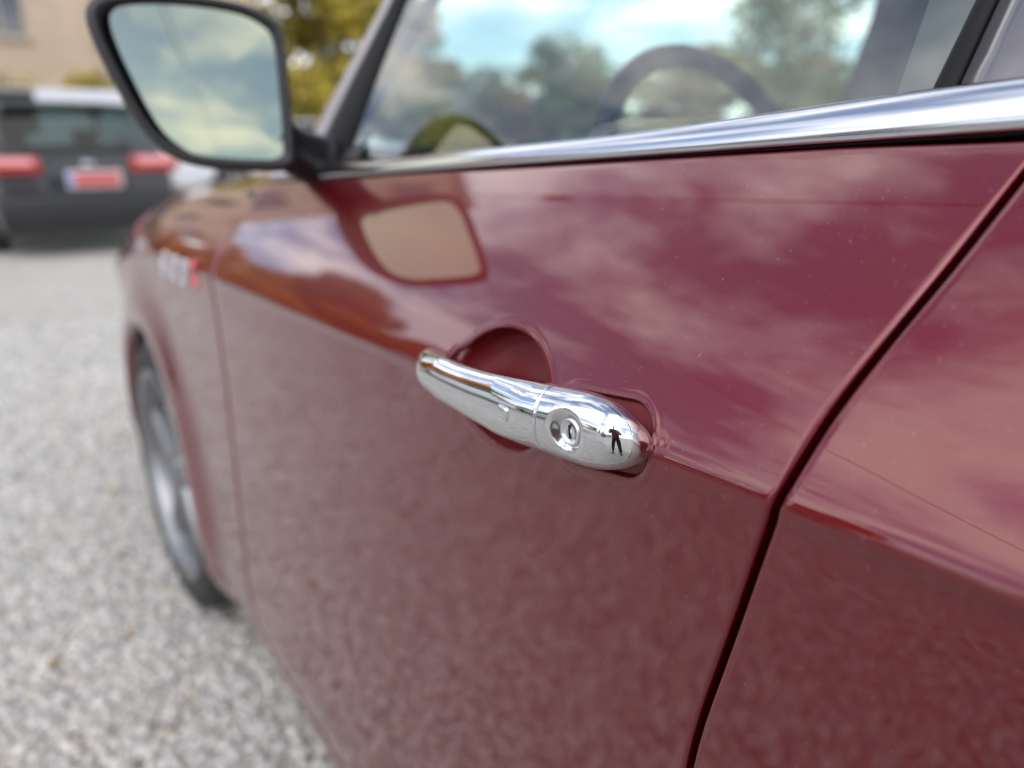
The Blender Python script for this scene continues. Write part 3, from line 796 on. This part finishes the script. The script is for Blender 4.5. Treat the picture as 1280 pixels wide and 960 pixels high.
def leaves():
    V, F = [], []
    for k in range(70):
        x, y = RNG.uniform(-1.6, .5), RNG.uniform(.6, 7); a = RNG.uniform(0, 2*pi); L_ = RNG.uniform(.010, .022); c_, s_ = cos(a), sin(a); o = len(V)
        for (u, v, h) in ((-1, 0, .004), (-.3, .55, .009), (.5, .45, .010), (1, 0, .006), (.5, -.45, .010), (-.3, -.55, .009)):
            V.append((x+L_*(u*c_-v*s_), y+L_*(u*s_+v*c_), .011+h))
        F += [(o, o+1, o+5), (o+1, o+2, o+4, o+5), (o+2, o+3, o+4)]
    o = mesh_obj('fallen_leaves', V, F, mat('dry_leaf', (.46, .36, .17), .8, noise=(6, (.34, .17, .05), .4, .6)), smooth=False)
    tag(o, 'small dry yellow leaves scattered over the gravel left of the red car', 'leaves'); kind(o, 'stuff')
leaves()

# ------------------------------------------------------------ other cars
def simple_car(name, label, paint, loc, rz, style='hatch', group=None, rear_detail=False):
    root = thing(name, label, 'car' if style != 'van' else 'van', loc, rz, group)
    Ln, Wd = {'hatch': (2.1, .90), 'sedan': (2.3, .90), 'van': (2.45, .97)}[style]
    H_ = {'hatch': 1.47, 'sedan': 1.44, 'van': 1.95}[style]
    if style == 'hatch': key = [(-2.10, .50, .80, 0), (-2.08, .95, .86, 0), (-1.98, 1.00, .88, 0), (-1.66, H_-.06, .70, 1), (-1.45, H_, .68, 2), (0.1, H_+.01, .66, 2), (.45, H_-.05, .66, 2), (1.12, 1.00, .80, 3), (1.9, .84, .84, 0), (2.05, .72, .78, 0), (2.10, .5, .70, 0)]
    elif style == 'sedan': key = [(-2.30, .50, .78, 0), (-2.27, .98, .84, 0), (-1.75, 1.03, .86, 0), (-1.10, H_-.05, .68, 1), (-.8, H_, .66, 2), (0.1, H_+.01, .66, 2), (.45, H_-.05, .66, 2), (1.12, 1.00, .80, 3), (2.1, .84, .84, 0), (2.25, .72, .78, 0), (2.30, .5, .70, 0)]
    else: key = [(-2.45, .6, .93, 0), (-2.43, 1.2, .93, 0), (-2.40, 1.25, .90, 0), (-2.32, H_-.08, .84, 1), (-2.2, H_, .82, 2), (.7, H_+.01, .82, 2), (1.0, H_-.08, .80, 2), (1.6, 1.15, .86, 3), (2.3, .95, .88, 0), (2.42, .75, .85, 0), (2.45, .5, .8, 0)]
    AX = (-1.3, 1.3) if style != 'van' else (-1.5, 1.5)
    ys = sorted(set([k[0] for k in key]+[AX[0]+.37*cos(pi*i/10) for i in range(11)]+[AX[1]+.37*cos(pi*i/10) for i in range(11)]+[-.55, .0]))
    kt = [(k[0], k[1]) for k in key]; kw = [(k[0], k[2]) for k in key]
    rows = []; 
    belt = 1.0 if style != 'van' else 1.18
    for y in ys:
        t = y/Ln; wdt = Wd*(1-.10*abs(t)**5-.03*t*t); zt = interp(y, kt); tw = interp(y, kw)
        lo = .20
        for a in AX:
            d = .37**2-(y-a)**2
            if d > 0: lo = max(lo, .33+sqrt(d))
        bz = min(belt, zt-.03)
        row = [(wdt*.9, lo), (wdt*.985, lo+.04), (wdt, max(.72, lo+.05)*1.0 if zt > .8 else lo+.06), (wdt*.985, max(bz-.12, lo+.09)), (wdt*.955, bz), (max(tw, 0)+.0 if zt > belt+.08 else wdt*.93, zt-.035), ((tw-.06) if zt > belt+.08 else wdt*.86, zt), (tw*.5, zt+.018), (0, zt+.022)]
        zz = -1; r2 = []
        for (x, z) in row:
            z = max(z, zz+.004); zz = z; r2.append((x, z))
        rows.append([(-x, y, z) for x, z in r2]+[(x, y, z) for x, z in r2[::-1][1:]])
    nv = len(rows[0]); V = [p for r_ in rows for p in r_]
    body, sideg, sideg2, front, back = [], [], [], [], []
    kr = [k for k in key if k[3] == 1][0]; kz = [k for k in key if k[3] == 3][0]
    yr0 = key[key.index(kr)-1][0]; yr1 = kr[0]; yf1 = kz[0]; yf0 = key[key.index(kz)-1][0]
    for i in range(len(ys)-1):
        ym = (ys[i]+ys[i+1])/2
        for j in range(nv-1):
            f = (i*nv+j, (i+1)*nv+j, (i+1)*nv+j+1, i*nv+j+1); jj = min(j, nv-2-j)
            if jj == 4 and yr1-.1 < ym < yf1-.05 and (style != 'van' or ym > .2): (sideg if j < nv/2 else sideg2).append(f)
            elif jj in (6, 7) and yr0 < ym < yr1: back.append(f)
            elif jj in (6, 7) and yf0 < ym < yf1: front.append(f)
            else: body.append(f)
    body += [tuple(range(nv))[::-1], tuple((len(ys)-1)*nv+k for k in range(nv))]
    def used(F):
        s = sorted({k for f in F for k in f}); mp = {k: i for i, k in enumerate(s)}
        return [V[k] for k in s], [tuple(mp[k] for k in f) for f in F]
    for nm, F, m_ in (('body', body, paint), ('side_window', sideg, REARGL), ('side_window', sideg2, REARGL), ('rear_window', back, REARGL), ('windscreen', front, REARGL)):
        if F:
            o = mesh_obj(nm, *used(F), m_, root); md = o.modifiers.new('e', 'EDGE_SPLIT'); md.split_angle = radians(38)
    y0 = -Ln
    box('rear_bumper', (0, y0+.02, .44), (Wd*1.80, .22, .32), BLACKP if rear_detail else paint, root, bev=.05)
    box('front_bumper', (0, Ln-.03, .40), (Wd*1.75, .20, .30), paint, root, bev=.05)
    box('grille', (0, Ln-.005, .60), (.75, .10, .14), BLACKP, root, bev=.02)
    zt_ = .90 if style != 'van' else 1.0
    if style != 'van':
        for xs, ys_ in ((-.36, -.1), (.36, -.1), (0, -1.0)):
            st = box('seat', (xs, ys_, .75), (.5 if xs else 1.15, .16, .62), DASH, root, rot=Matrix.Rotation(radians(12), 3, 'X'), bev=.05)
            if xs: hd = box('headrest', (xs, ys_-.08, 1.14), (.25, .10, .17), DASH, None, bev=.04); hd.parent = st
    for s in (-1, 1):
        tl = box('tail_light', (s*Wd*.70, y0+.045, zt_-.02), (.47, .16, .17) if style != 'van' else (.16, .12, .45), TAIL, root, bev=.035)
        if rear_detail:
            q = box('lamp_lens', (s*Wd*.72, y0-.030, zt_+.01), (.36, .03, .075), TAILW, None, bev=.012); q.parent = tl
        box('headlight', (s*Wd*.70, Ln-.09, .70), (.34, .16, .13), HEADLAMP, root, bev=.04)
        box('door_mirror', (s*(Wd+.06), .55, 1.02 if style != 'van' else 1.2), (.18, .10, .13), BLACKP if rear_detail else paint, root, bev=.03)
    if rear_detail:
        pl = box('number_plate', (0.05, y0-.012, .735), (.50, .02, .165), PLATEW, root, bev=.006)
        q = box('plate_face', (.075, y0-.024, .735), (.415, .006, .135), PLATER, None, bev=.002); q.parent = pl
        q = box('plate_band', (-.165, y0-.024, .735), (.055, .006, .135), PLATEB, None, bev=.002); q.parent = pl
        box('emblem', (0, y0-.012, .885), (.11, .02, .055), CHROME_T, root, bev=.02)
        box('plate_recess', (0, y0+.0, .735), (.74, .016, .22), GREYP, root, bev=.006)
        box('lower_valance', (0, y0+.0, .30), (1.3, .14, .14), GREYP, root, bev=.03)
        box('roof_spoiler', (0, -1.66, H_-.03), (1.2, .20, .05), paint, root, bev=.02)
    else:
        box('number_plate', (0, y0-.095, .62 if style != 'van' else .8), (.50, .02, .11), PLATEW, root)
        box('number_plate', (0, Ln+.075, .42), (.50, .02, .11), PLATEW, root)
    for a in AX:
        for s in (-1, 1): wheel((s*(Wd-.10), a, .33), s, root, detail=False, width=.10)
    return root

dark = simple_car('dark_hatchback', 'charcoal hatchback with red number plate parked facing away beyond the mirror', GREYP, (1.22, 11.0, 0), radians(2), 'hatch', rear_detail=True)
simple_car('white_van', 'white van standing behind the charcoal hatchback', WHITEP, (1.9, 17.6, 0), radians(82), 'van')
G1 = 'cars parked in the row across the gravel'
proto = simple_car('white_car', 'white hatchback parked nearest to the side of the photographer in the reflected row', WHITEP, (-5.6, 4.3, 0), radians(12), 'hatch', G1)
s1 = simple_car('white_sedan', 'white saloon reflected large in the front end of the chrome door handle', WHITEP, (-3.7, 7.0, 0), radians(24), 'sedan', G1)
simple_car('silver_car', 'silver hatchback between white cars in the row reflected in the chrome handle', SILVERP, (-9.2, 8.8, 0), radians(60), 'hatch', G1)
simple_car('navy_car', 'navy blue saloon at the near end of the reflected row of cars', BLUEP, (-9.0, -1.6, 0), radians(84), 'sedan', G1)
c = copy_tree(proto); c.location = (-10.5, -6.5, 0); c.rotation_euler.z = radians(70); c['label'] = 'white hatchback standing apart, reflected beside the photographer in the lock cover'
c = copy_tree(s1); c.location = (-3.2, 16.5, 0); c.rotation_euler.z = radians(100); c['label'] = 'white saloon left of the van beyond the charcoal hatchback'
c = copy_tree(s1); c.location = (6.2, 16.2, 0); c.rotation_euler.z = radians(80); c['label'] = 'white saloon to the right of the charcoal hatchback below the door mirror'

# ------------------------------------------------------------ trees
BARK = mat('bark', (.07, .055, .04), .9, bump=(40, .6, .01))
def leaf_mat(name, c1, c2):
    m = mat(name, c1, .6); nt = m.node_tree; b = nt.nodes['Principled BSDF']
    gi = nt.nodes.new('ShaderNodeTexCoord'); n = nt.nodes.new('ShaderNodeTexNoise'); n.inputs['Scale'].default_value = 1.4; n.inputs['Detail'].default_value = 6
    r = nt.nodes.new('ShaderNodeValToRGB'); r.color_ramp.elements[0].position = .35; r.color_ramp.elements[1].position = .65; r.color_ramp.elements[0].color = (*c1, 1); r.color_ramp.elements[1].color = (*c2, 1)
    nt.links.new(gi.outputs['Object'], n.inputs['Vector']); nt.links.new(n.outputs['Fac'], r.inputs[0]); nt.links.new(r.outputs[0], b.inputs['Base Color'])
    b.inputs['Subsurface Weight'].default_value = 0
    return m
LEAVES = {'gold': leaf_mat('gold_leaves', (.16, .15, .02), (.46, .34, .03)), 'green': leaf_mat('green_leaves', (.12, .16, .05), (.34, .34, .11)), 'orange': leaf_mat('orange_leaves', (.42, .15, .015), (.78, .34, .03))}
def tree(name, label, kindc, loc, H=7., R=2.6, low=.18, nleaf=5200, seed=1, group=None):
    rg = np.random.default_rng(seed)
    root = thing(name, label, 'tree' if H > 2.5 else 'bush', loc, 0, group)
    V, F = [], []
    def addt(path, rad, seg=7):
        v, f = tube(path, rad, seg); o = len(V); V.extend(v); F.extend([tuple(k+o for k in q) for q in f])
    lean = rg.uniform(-.3, .3, 2)
    addt([(0, 0, -.05), (lean[0]*.3, lean[1]*.3, H*.3), (lean[0]*.7, lean[1]*.7, H*.6), (lean[0], lean[1], H*.88)], [H*.022, H*.017, H*.010, H*.003])
    cl = []
    for k in range(22):
        a = rg.uniform(0, 2*pi); h = rg.uniform(low+.05, .93); rr = R*rg.uniform(.35, .95)*sqrt(max(.08, 1-((h-.5)/.55)**2))
        e = Vector((rr*cos(a), rr*sin(a), H*h)); s = Vector((lean[0]*h, lean[1]*h, H*max(.12, h-.22)))
        addt([s, (s+e)/2+Vector((0, 0, .12*H*.3)), e], [H*.007, H*.004, H*.0015], 5); cl.append((e, R*rg.uniform(.26, .5)))
    mesh_obj('trunk', V, F, BARK, root)
    per = nleaf//len(cl); C = []
    for e, r in cl:
        d = rg.normal(size=(per, 3)); d /= np.linalg.norm(d, axis=1)[:, None]; rad = r*rg.uniform(.3, 1.0, per)**.5*rg.uniform(.75, 1.2, per)
        C.append(np.array(e)+d*rad[:, None]*np.array([1, 1, .75]))
    C = np.concatenate(C); n = len(C); sz = rg.uniform(.07, .17, n)[:, None]*(H/7)**.5
    a = rg.normal(size=(n, 3)); a /= np.linalg.norm(a, axis=1)[:, None]; b = np.cross(a, rg.normal(size=(n, 3))); b /= np.linalg.norm(b, axis=1)[:, None]
    co = np.stack([C-a*sz, C+b*sz*.6, C+a*sz, C-b*sz*.6], 1).reshape(-1, 3)
    me = bpy.data.meshes.new('crown'); me.vertices.add(n*4); me.vertices.foreach_set('co', co.astype(np.float32).ravel())
    me.loops.add(n*4); me.loops.foreach_set('vertex_index', np.arange(n*4, dtype=np.int32)); me.polygons.add(n)
    me.polygons.foreach_set('loop_start', np.arange(n, dtype=np.int32)*4); me.polygons.foreach_set('loop_total', np.full(n, 4, dtype=np.int32)); me.update(calc_edges=True)
    me.materials.append(LEAVES[kindc]); o = bpy.data.objects.new('crown', me); COL.objects.link(o); o.parent = root
    return root
GT = 'autumn trees behind the parked cars'
T1 = tree('autumn_tree', 'yellow-green autumn tree standing just right of the door mirror', 'gold', (8.6, 19.5, 0), 6.8, 2.6, .04, 14000, 3)
TP = {'gold': T1, 'green': tree('green_tree', 'green tree seen through the windscreen above the steering wheel', 'green', (27, 32, 0), 6.0, 2.5, .15, 6000, 5),
      'orange': tree('orange_tree', 'orange-brown tree reflected on the fender above the badge', 'orange', (-7.8, 16.4, 0), 5.9, 2.9, .03, 14000, 8)}
spec = [('orange', (-4.1, 18.2, 0), .95, 'broad orange-brown tree left of the beige block, reflected over the front door'), ('gold', (-5.6, 19.5, 0), .8, 'yellow tree between the orange-brown trees reflected on the fender'), ('orange', (-2.6, 23.5, 0), .7, 'small orange-brown tree nearest to the beige block on its left'), ('green', (-10.5, 15.5, 0), .75, 'green tree between the white saloon and the yellow trees in the reflection'),
        ('orange', (-9.6, 17.4, 0), .85, 'orange-brown tree reflected left of the door handle'), ('gold', (-18, 11.5, 0), .7, 'yellow tree behind the silver hatchback in the reflected row'),
        ('green', (-19.5, 6.0, 0), .6, 'green tree behind the white saloon in the reflected row'), ('gold', (-21.5, 1.0, 0), .5, 'yellow tree at the near end of the reflected row'),
        ('green', (-22, -5., 0), .6, 'green tree behind the white hatchback standing apart'), ('orange', (-11.5, 24, 0), 1.1, 'orange-brown tree at the far end of the reflected row of cars'),
        ('gold', (16, 29, 0), .85, 'yellow tree seen through the left part of the windscreen'), ('green', (27, 19, 0), 1.0, 'green tree seen past the right rim of the steering wheel'),
        ('orange', (24.0, 36, 0), .7, 'low orange tree beyond the dashboard'), ('gold', (31, 15, 0), .85, 'yellow tree seen beside the far windscreen pillar'),
        ('green', (34, 8.5, 0), 1.0, 'green tree on the passenger side of the red car')]
for i, (k, p, s, lb) in enumerate(spec):
    c = copy_tree(TP[k]); c.location = p; c.rotation_euler.z = i*1.3; c.scale = (s, s, s*(.95+.1*(i % 3))); c['label'] = lb; c['group'] = GT
for i in range(11):
    a = .50+.085*i; d = 40+3*(i % 3)
    c = copy_tree(TP[('gold', 'green', 'orange', 'green')[i % 4]]); c.location = (d*sin(a), d*cos(a), 0); c.rotation_euler.z = i*2.1; sc_ = .95+.12*(i*7 % 5)/2; c.scale = (sc_*1.15, sc_*1.15, sc_*.72)
    c['label'] = '%s tree, %s from the left in the far line seen through the windscreen' % (('yellow', 'green', 'orange-brown', 'green')[i % 4], 'first second third fourth fifth sixth seventh eighth ninth tenth last'.split()[i]); c['group'] = 'far line of autumn trees through the windscreen'
bu = tree('hedge_bush', 'yellow-brown bush on the left below the beige block', 'gold', (1.1, 22.0, 0), 2.5, 1.9, .0, 5000, 21, 'bushes before the beige block')
for i, (x, y, lb) in enumerate([(3.2, 22.3, 'yellow-brown bush just left of the door mirror'), (-4.9, 20.2, 'yellow-brown bush at the far left behind the white saloon'), (5.6, 22., 'yellow-brown bush hidden partly by the mirror and beside the yellow-green tree')]):
    c = copy_tree(bu); c.location = (x, y, 0); c.rotation_euler.z = 1+i; c['label'] = lb

# ------------------------------------------------------------ beige block
WALL = mat('beige_render', (.55, .43, .31), .85, noise=(1.5, (.46, .36, .25), .4, .7)); WALL2 = mat('ochre_render', (.44, .29, .17), .85)
TRIM = mat('pale_trim', (.42, .38, .32), .7); PANE = mat('window_pane', (.05, .06, .07), .06, coat=1.0)
def block(name, label, loc, rz, nx, nz, wx, depth, wall, sh=2.9):
    root = thing(name, label, 'building', loc, rz)
    Wt = nx*wx; Ht = nz*sh+.8
    V, F = [], []
    bm = bmesh.new(); pw, ph = 1.3, 1.5
    def q(a, b, c_, d): 
        bm.faces.new([bm.verts.new(p) for p in (a, b, c_, d)])
    for i in range(nx):
        x0 = -Wt/2+i*wx; a, b = x0+(wx-pw)/2, x0+(wx+pw)/2
        q((x0, 0, 0), (a, 0, 0), (a, 0, Ht), (x0, 0, Ht)); q((b, 0, 0), (x0+wx, 0, 0), (x0+wx, 0, Ht), (b, 0, Ht))
        for k in range(nz+1):
            z0 = 0 if k == 0 else (k-1)*sh+.95+ph; z1 = Ht if k == nz else k*sh+.95; q((a, 0, z0), (b, 0, z0), (b, 0, z1), (a, 0, z1))
        for k in range(nz):
            z0, z1 = k*sh+.95, k*sh+.95+ph
            for (p, r_) in (((a, z0), (b, z0)), ((b, z0), (b, z1)), ((b, z1), (a, z1)), ((a, z1), (a, z0))): q((p[0], 0, p[1]), (r_[0], 0, r_[1]), (r_[0], .2, r_[1]), (p[0], .2, p[1]))
    for (a, b) in (((-Wt/2, 0), (-Wt/2, depth)), ((-Wt/2, depth), (Wt/2, depth)), ((Wt/2, depth), (Wt/2, 0))): q((*a, 0), (*b, 0), (*b, Ht), (*a, Ht))
    bm_obj('wall', bm, wall, root)
    box('roof', (0, depth/2, Ht+.11), (Wt+.6, depth+.6, .22), TRIM, root)
    f0 = None
    for i in range(nx):
        for k in range(nz):
            x = -Wt/2+(i+.5)*wx; z = k*sh+.95+ph/2
            if f0 is None:
                bm = bmesh.new()
                for (c_, s) in (((0, 0, -ph/2+.04), (pw-.004, .08, .08)), ((0, 0, ph/2-.04), (pw-.004, .08, .08)), ((-pw/2+.04, 0, 0), (.08, .08, ph-.16)), ((pw/2-.04, 0, 0), (.08, .08, ph-.16)), ((0, 0, 0), (.06, .08, ph-.16))): box_bm(bm, c_, s)
                f0 = bm_obj('window', bm, TRIM, root); f0.location = (x, .15, z)
                p0 = box('pane', (0, .02, 0), (pw-.17, .02, ph-.17), PANE, f0); s0 = box('sill', (0, -.18, -ph/2-.04), (pw+.2, .2, .06), TRIM, f0)
            else:
                f = f0.copy(); COL.objects.link(f); f.parent = root; f.location = (x, .15, z)
                for pp in (p0, s0): g_ = pp.copy(); COL.objects.link(g_); g_.parent = f
    for i in range(1, nx, 2):
        for k in range(3, nz):
            x = -Wt/2+(i+.5)*wx; box('balcony', (x, -.55, k*sh+.42), (2.4, 1.1, .95), TRIM, root, bev=.02)
    return root
block('beige_apartment_block', 'beige apartment block behind the bushes at the top left corner', (4.0, 28, 0), radians(4), 4, 5, 3.1, 11, WALL)



# ------------------------------------------------------------ photographer
SKIN = mat('skin', (.50, .30, .22), .55); DENIM = mat('dark_trousers', (.025, .028, .038), .85, bump=(300, .4, .001)); HAIRM = mat('dark_hair', (.03, .02, .015), .6)
def plaid():
    m = mat('plaid_cloth', (.25, .04, .04), .9); nt = m.node_tree; b = nt.nodes['Principled BSDF']; t = nt.nodes.new('ShaderNodeTexCoord')
    c1 = nt.nodes.new('ShaderNodeTexChecker'); c1.inputs['Scale'].default_value = 22; c1.inputs['Color1'].default_value = (.30, .06, .05, 1); c1.inputs['Color2'].default_value = (.05, .02, .02, 1)
    nt.links.new(t.outputs['Object'], c1.inputs[0]); nt.links.new(c1.outputs[0], b.inputs['Base Color']); return m
PLAID = plaid()
fwd = Vector((sin(YAW), cos(YAW), 0)); rgt = Vector((cos(YAW), -sin(YAW), 0)); PB0 = -fwd*.70
pr = thing('person', 'person in plaid shirt and dark trousers holding up a phone, reflected in the lock cover', 'person', PB0)
pr.rotation_euler.z = -YAW
def skin(name, verts, edges, rad, m, parent, sub=2):
    me = bpy.data.meshes.new(name); me.from_pydata(verts, edges, []); me.update(); o = bpy.data.objects.new(name, me); COL.objects.link(o); o.parent = parent
    md = o.modifiers.new('s', 'SKIN'); md.use_smooth_shade = True
    for i, v in enumerate(me.skin_vertices[0].data): v.radius = (rad[i], rad[i]) if not hasattr(rad[i], '__len__') else rad[i]; v.use_root = (i == 0)
    md2 = o.modifiers.new('d', 'SUBSURF'); md2.levels = sub; md2.render_levels = sub
    me.materials.append(m); return o
def chain(n, start=0): return [(start+i, start+i+1) for i in range(n-1)]
# one continuous body (pelvis, spine, neck, legs, arms, palms)
bv = [(0, 0, .95), (0, .01, 1.12), (0, .02, 1.30), (0, 0, 1.42), (0, .01, 1.50), (0, .03, 1.58),
      (-.10, 0, .90), (-.16, .04, .50), (-.19, -.02, .09), (-.20, .12, .045), (.10, 0, .90), (.17, .10, .50), (.21, .06, .09), (.22, .20, .045),
      (-.18, .0, 1.40), (-.27, .12, 1.17), (-.13, .52, 1.13), (-.095, .64, 1.14), (.18, .0, 1.40), (.27, .12, 1.17), (.13, .52, 1.13), (.095, .64, 1.14)]
be = [(0, 1), (1, 2), (2, 3), (3, 4), (4, 5), (0, 6), (6, 7), (7, 8), (8, 9), (0, 10), (10, 11), (11, 12), (12, 13), (3, 14), (14, 15), (15, 16), (16, 17), (3, 18), (18, 19), (19, 20), (20, 21)]
brr = [.13, .12, .14, .09, .052, .055, .085, .058, .04, .035, .085, .058, .04, .035, .055, .042, .028, .022, .055, .042, .028, .022]
skin('body', bv, be, brr, SKIN, pr)
bm = bmesh.new(); bmesh.ops.create_uvsphere(bm, u_segments=28, v_segments=20, radius=1)
for v in bm.verts:
    x, y, z = v.co; k = 1-.18*max(0, -z)**1.5; v.co = Vector((x*.075*k, y*.092*(1-.1*max(0, -z)), z*.115))
    if y > .6 and abs(x) < .25 and -.35 < z < .15: v.co.y += .018*(1-abs(x)/.25)*(1-max(0, z)/.15)      # nose
    if y > .6 and .1 < z < .3 and .2 < abs(x) < .55: v.co.y -= .006                                        # eye sockets
bmesh.ops.translate(bm, verts=bm.verts, vec=(0, .04, 1.655)); bm_obj('head', bm, SKIN, pr, True)
for s in (-1, 1): box('ear', (s*.078, .035, 1.65), (.014, .035, .055), SKIN, pr, bev=.005)
bm = bmesh.new(); bmesh.ops.create_uvsphere(bm, u_segments=24, v_segments=16, radius=1)
bmesh.ops.delete(bm, geom=[v for v in bm.verts if v.co.z < -.2 or (v.co.y > .45 and v.co.z < .45)], context='VERTS')
bmesh.ops.transform(bm, matrix=Matrix.Translation((0, .03, 1.668)) @ Matrix.Diagonal((.084, .10, .118, 1)), verts=bm.verts); bm_obj('hair', bm, HAIRM, pr, True)
skin('shirt', [(0, 0, .86), (0, .01, 1.12), (0, .02, 1.30), (0, 0, 1.41), (-.18, 0, 1.39), (-.27, .12, 1.17), (-.14, .49, 1.13), (.18, 0, 1.39), (.27, .12, 1.17), (.14, .49, 1.13)],
     [(0, 1), (1, 2), (2, 3), (3, 4), (4, 5), (5, 6), (3, 7), (7, 8), (8, 9)], [.235, .215, .20, .12, .095, .082, .052, .095, .082, .052], PLAID, pr)
skin('trousers', [(0, 0, 1.10), (-.115, .01, .80), (-.16, .04, .50), (-.19, -.02, .11), (.12, .02, .80), (.17, .10, .50), (.21, .06, .11)], [(0, 1), (1, 2), (2, 3), (0, 4), (4, 5), (5, 6)], [.145, .105, .088, .072, .105, .088, .072], DENIM, pr)
for x, y in ((-.20, .05), (.215, .13)): box('shoe', (x, y, .045), (.10, .28, .09), BLACKP, pr, bev=.03)
for s in (-1, 1):
    for k in range(4):
        z = 1.155-.018*(k-1.5)+.0; L_ = [.050, .056, .053, .042][k]
        skin('finger', [(s*.096, .642, z), (s*.090, .642+.022, z), (s*.076, .682, z), (s*(.096-L_*.8), .684, z)], chain(4), [.009, .0085, .008, .007], SKIN, pr, 1)
    skin('thumb', [(s*.095, .632, 1.150), (s*.078, .650, 1.150), (s*.055, .660, 1.148)], chain(3), [.011, .010, .009], SKIN, pr, 1)
ph = box('phone', (0, 0, 0), (.158, .008, .076), GLOSSB, None, bev=.0035)
ph.location = PB0+fwd*.676+Vector((0, 0, 1.147)); ph.rotation_euler = (-PITCH*0, 0, -YAW)
tag(ph, 'black phone held sideways in both hands of the person in plaid shirt', 'phone')

# ------------------------------------------------------------ overhead wires and their poles
WOODP = mat('weathered_pole', (.16, .13, .10), .9, bump=(20, .6, .01))
def pole(name, label, x, y, h):
    r = thing(name, label, 'pole', (x, y, 0), 0, 'poles carrying the overhead cables')
    o = tube_obj('pole_shaft', [(0, 0, -.1), (0, 0, h*.5), (0, 0, h)], [.14, .12, .09], WOODP, r, 12)
    a = box('cross_arm', (0, 0, h-.35), (1.2, .10, .10), WOODP, r, bev=.01)
    for k in (-.5, 0, .5):
        i_ = tube_obj('insulator', [(k, 0, h-.30), (k, 0, h-.20), (k, 0, h-.14)], [.03, .05, .02], PLATEW, None, 10); i_.parent = a
pole('utility_pole', 'wooden utility pole at the near end of the parked row, reflected in the door', -14.0, 2.3, 7.4)
pole('utility_pole', 'wooden utility pole behind the yellow-green tree right of the mirror', 10.5, 22.8, 7.4)
pole('utility_pole', 'wooden utility pole far behind the photographer', -1.2, -48, 7.4)
def cable(p, q, sag, label):
    p, q = Vector(p), Vector(q); pts = [p.lerp(q, i/40)-Vector((0, 0, sag*4*(i/40)*(1-i/40))) for i in range(41)]
    o = tube_obj('overhead_cable', pts, .014, RUBBER, None, 6); tag(o, label, 'cable'); return o
cable((-14, 2.3, 7.26), (10.5, 22.8, 7.26), .35, 'thin dark overhead cable crossing diagonally, reflected as a line above the door handle')
cb = cable((-1.2, -48, 7.26), (-.1, 27.6, 7.9), .9, 'thin dark overhead cable running to the beige block, reflected under the chrome strip')
jb = box('junction_box', (-.38, 9.0, 6.98), (.16, .55, .16), RUBBER, cb, bev=.03)
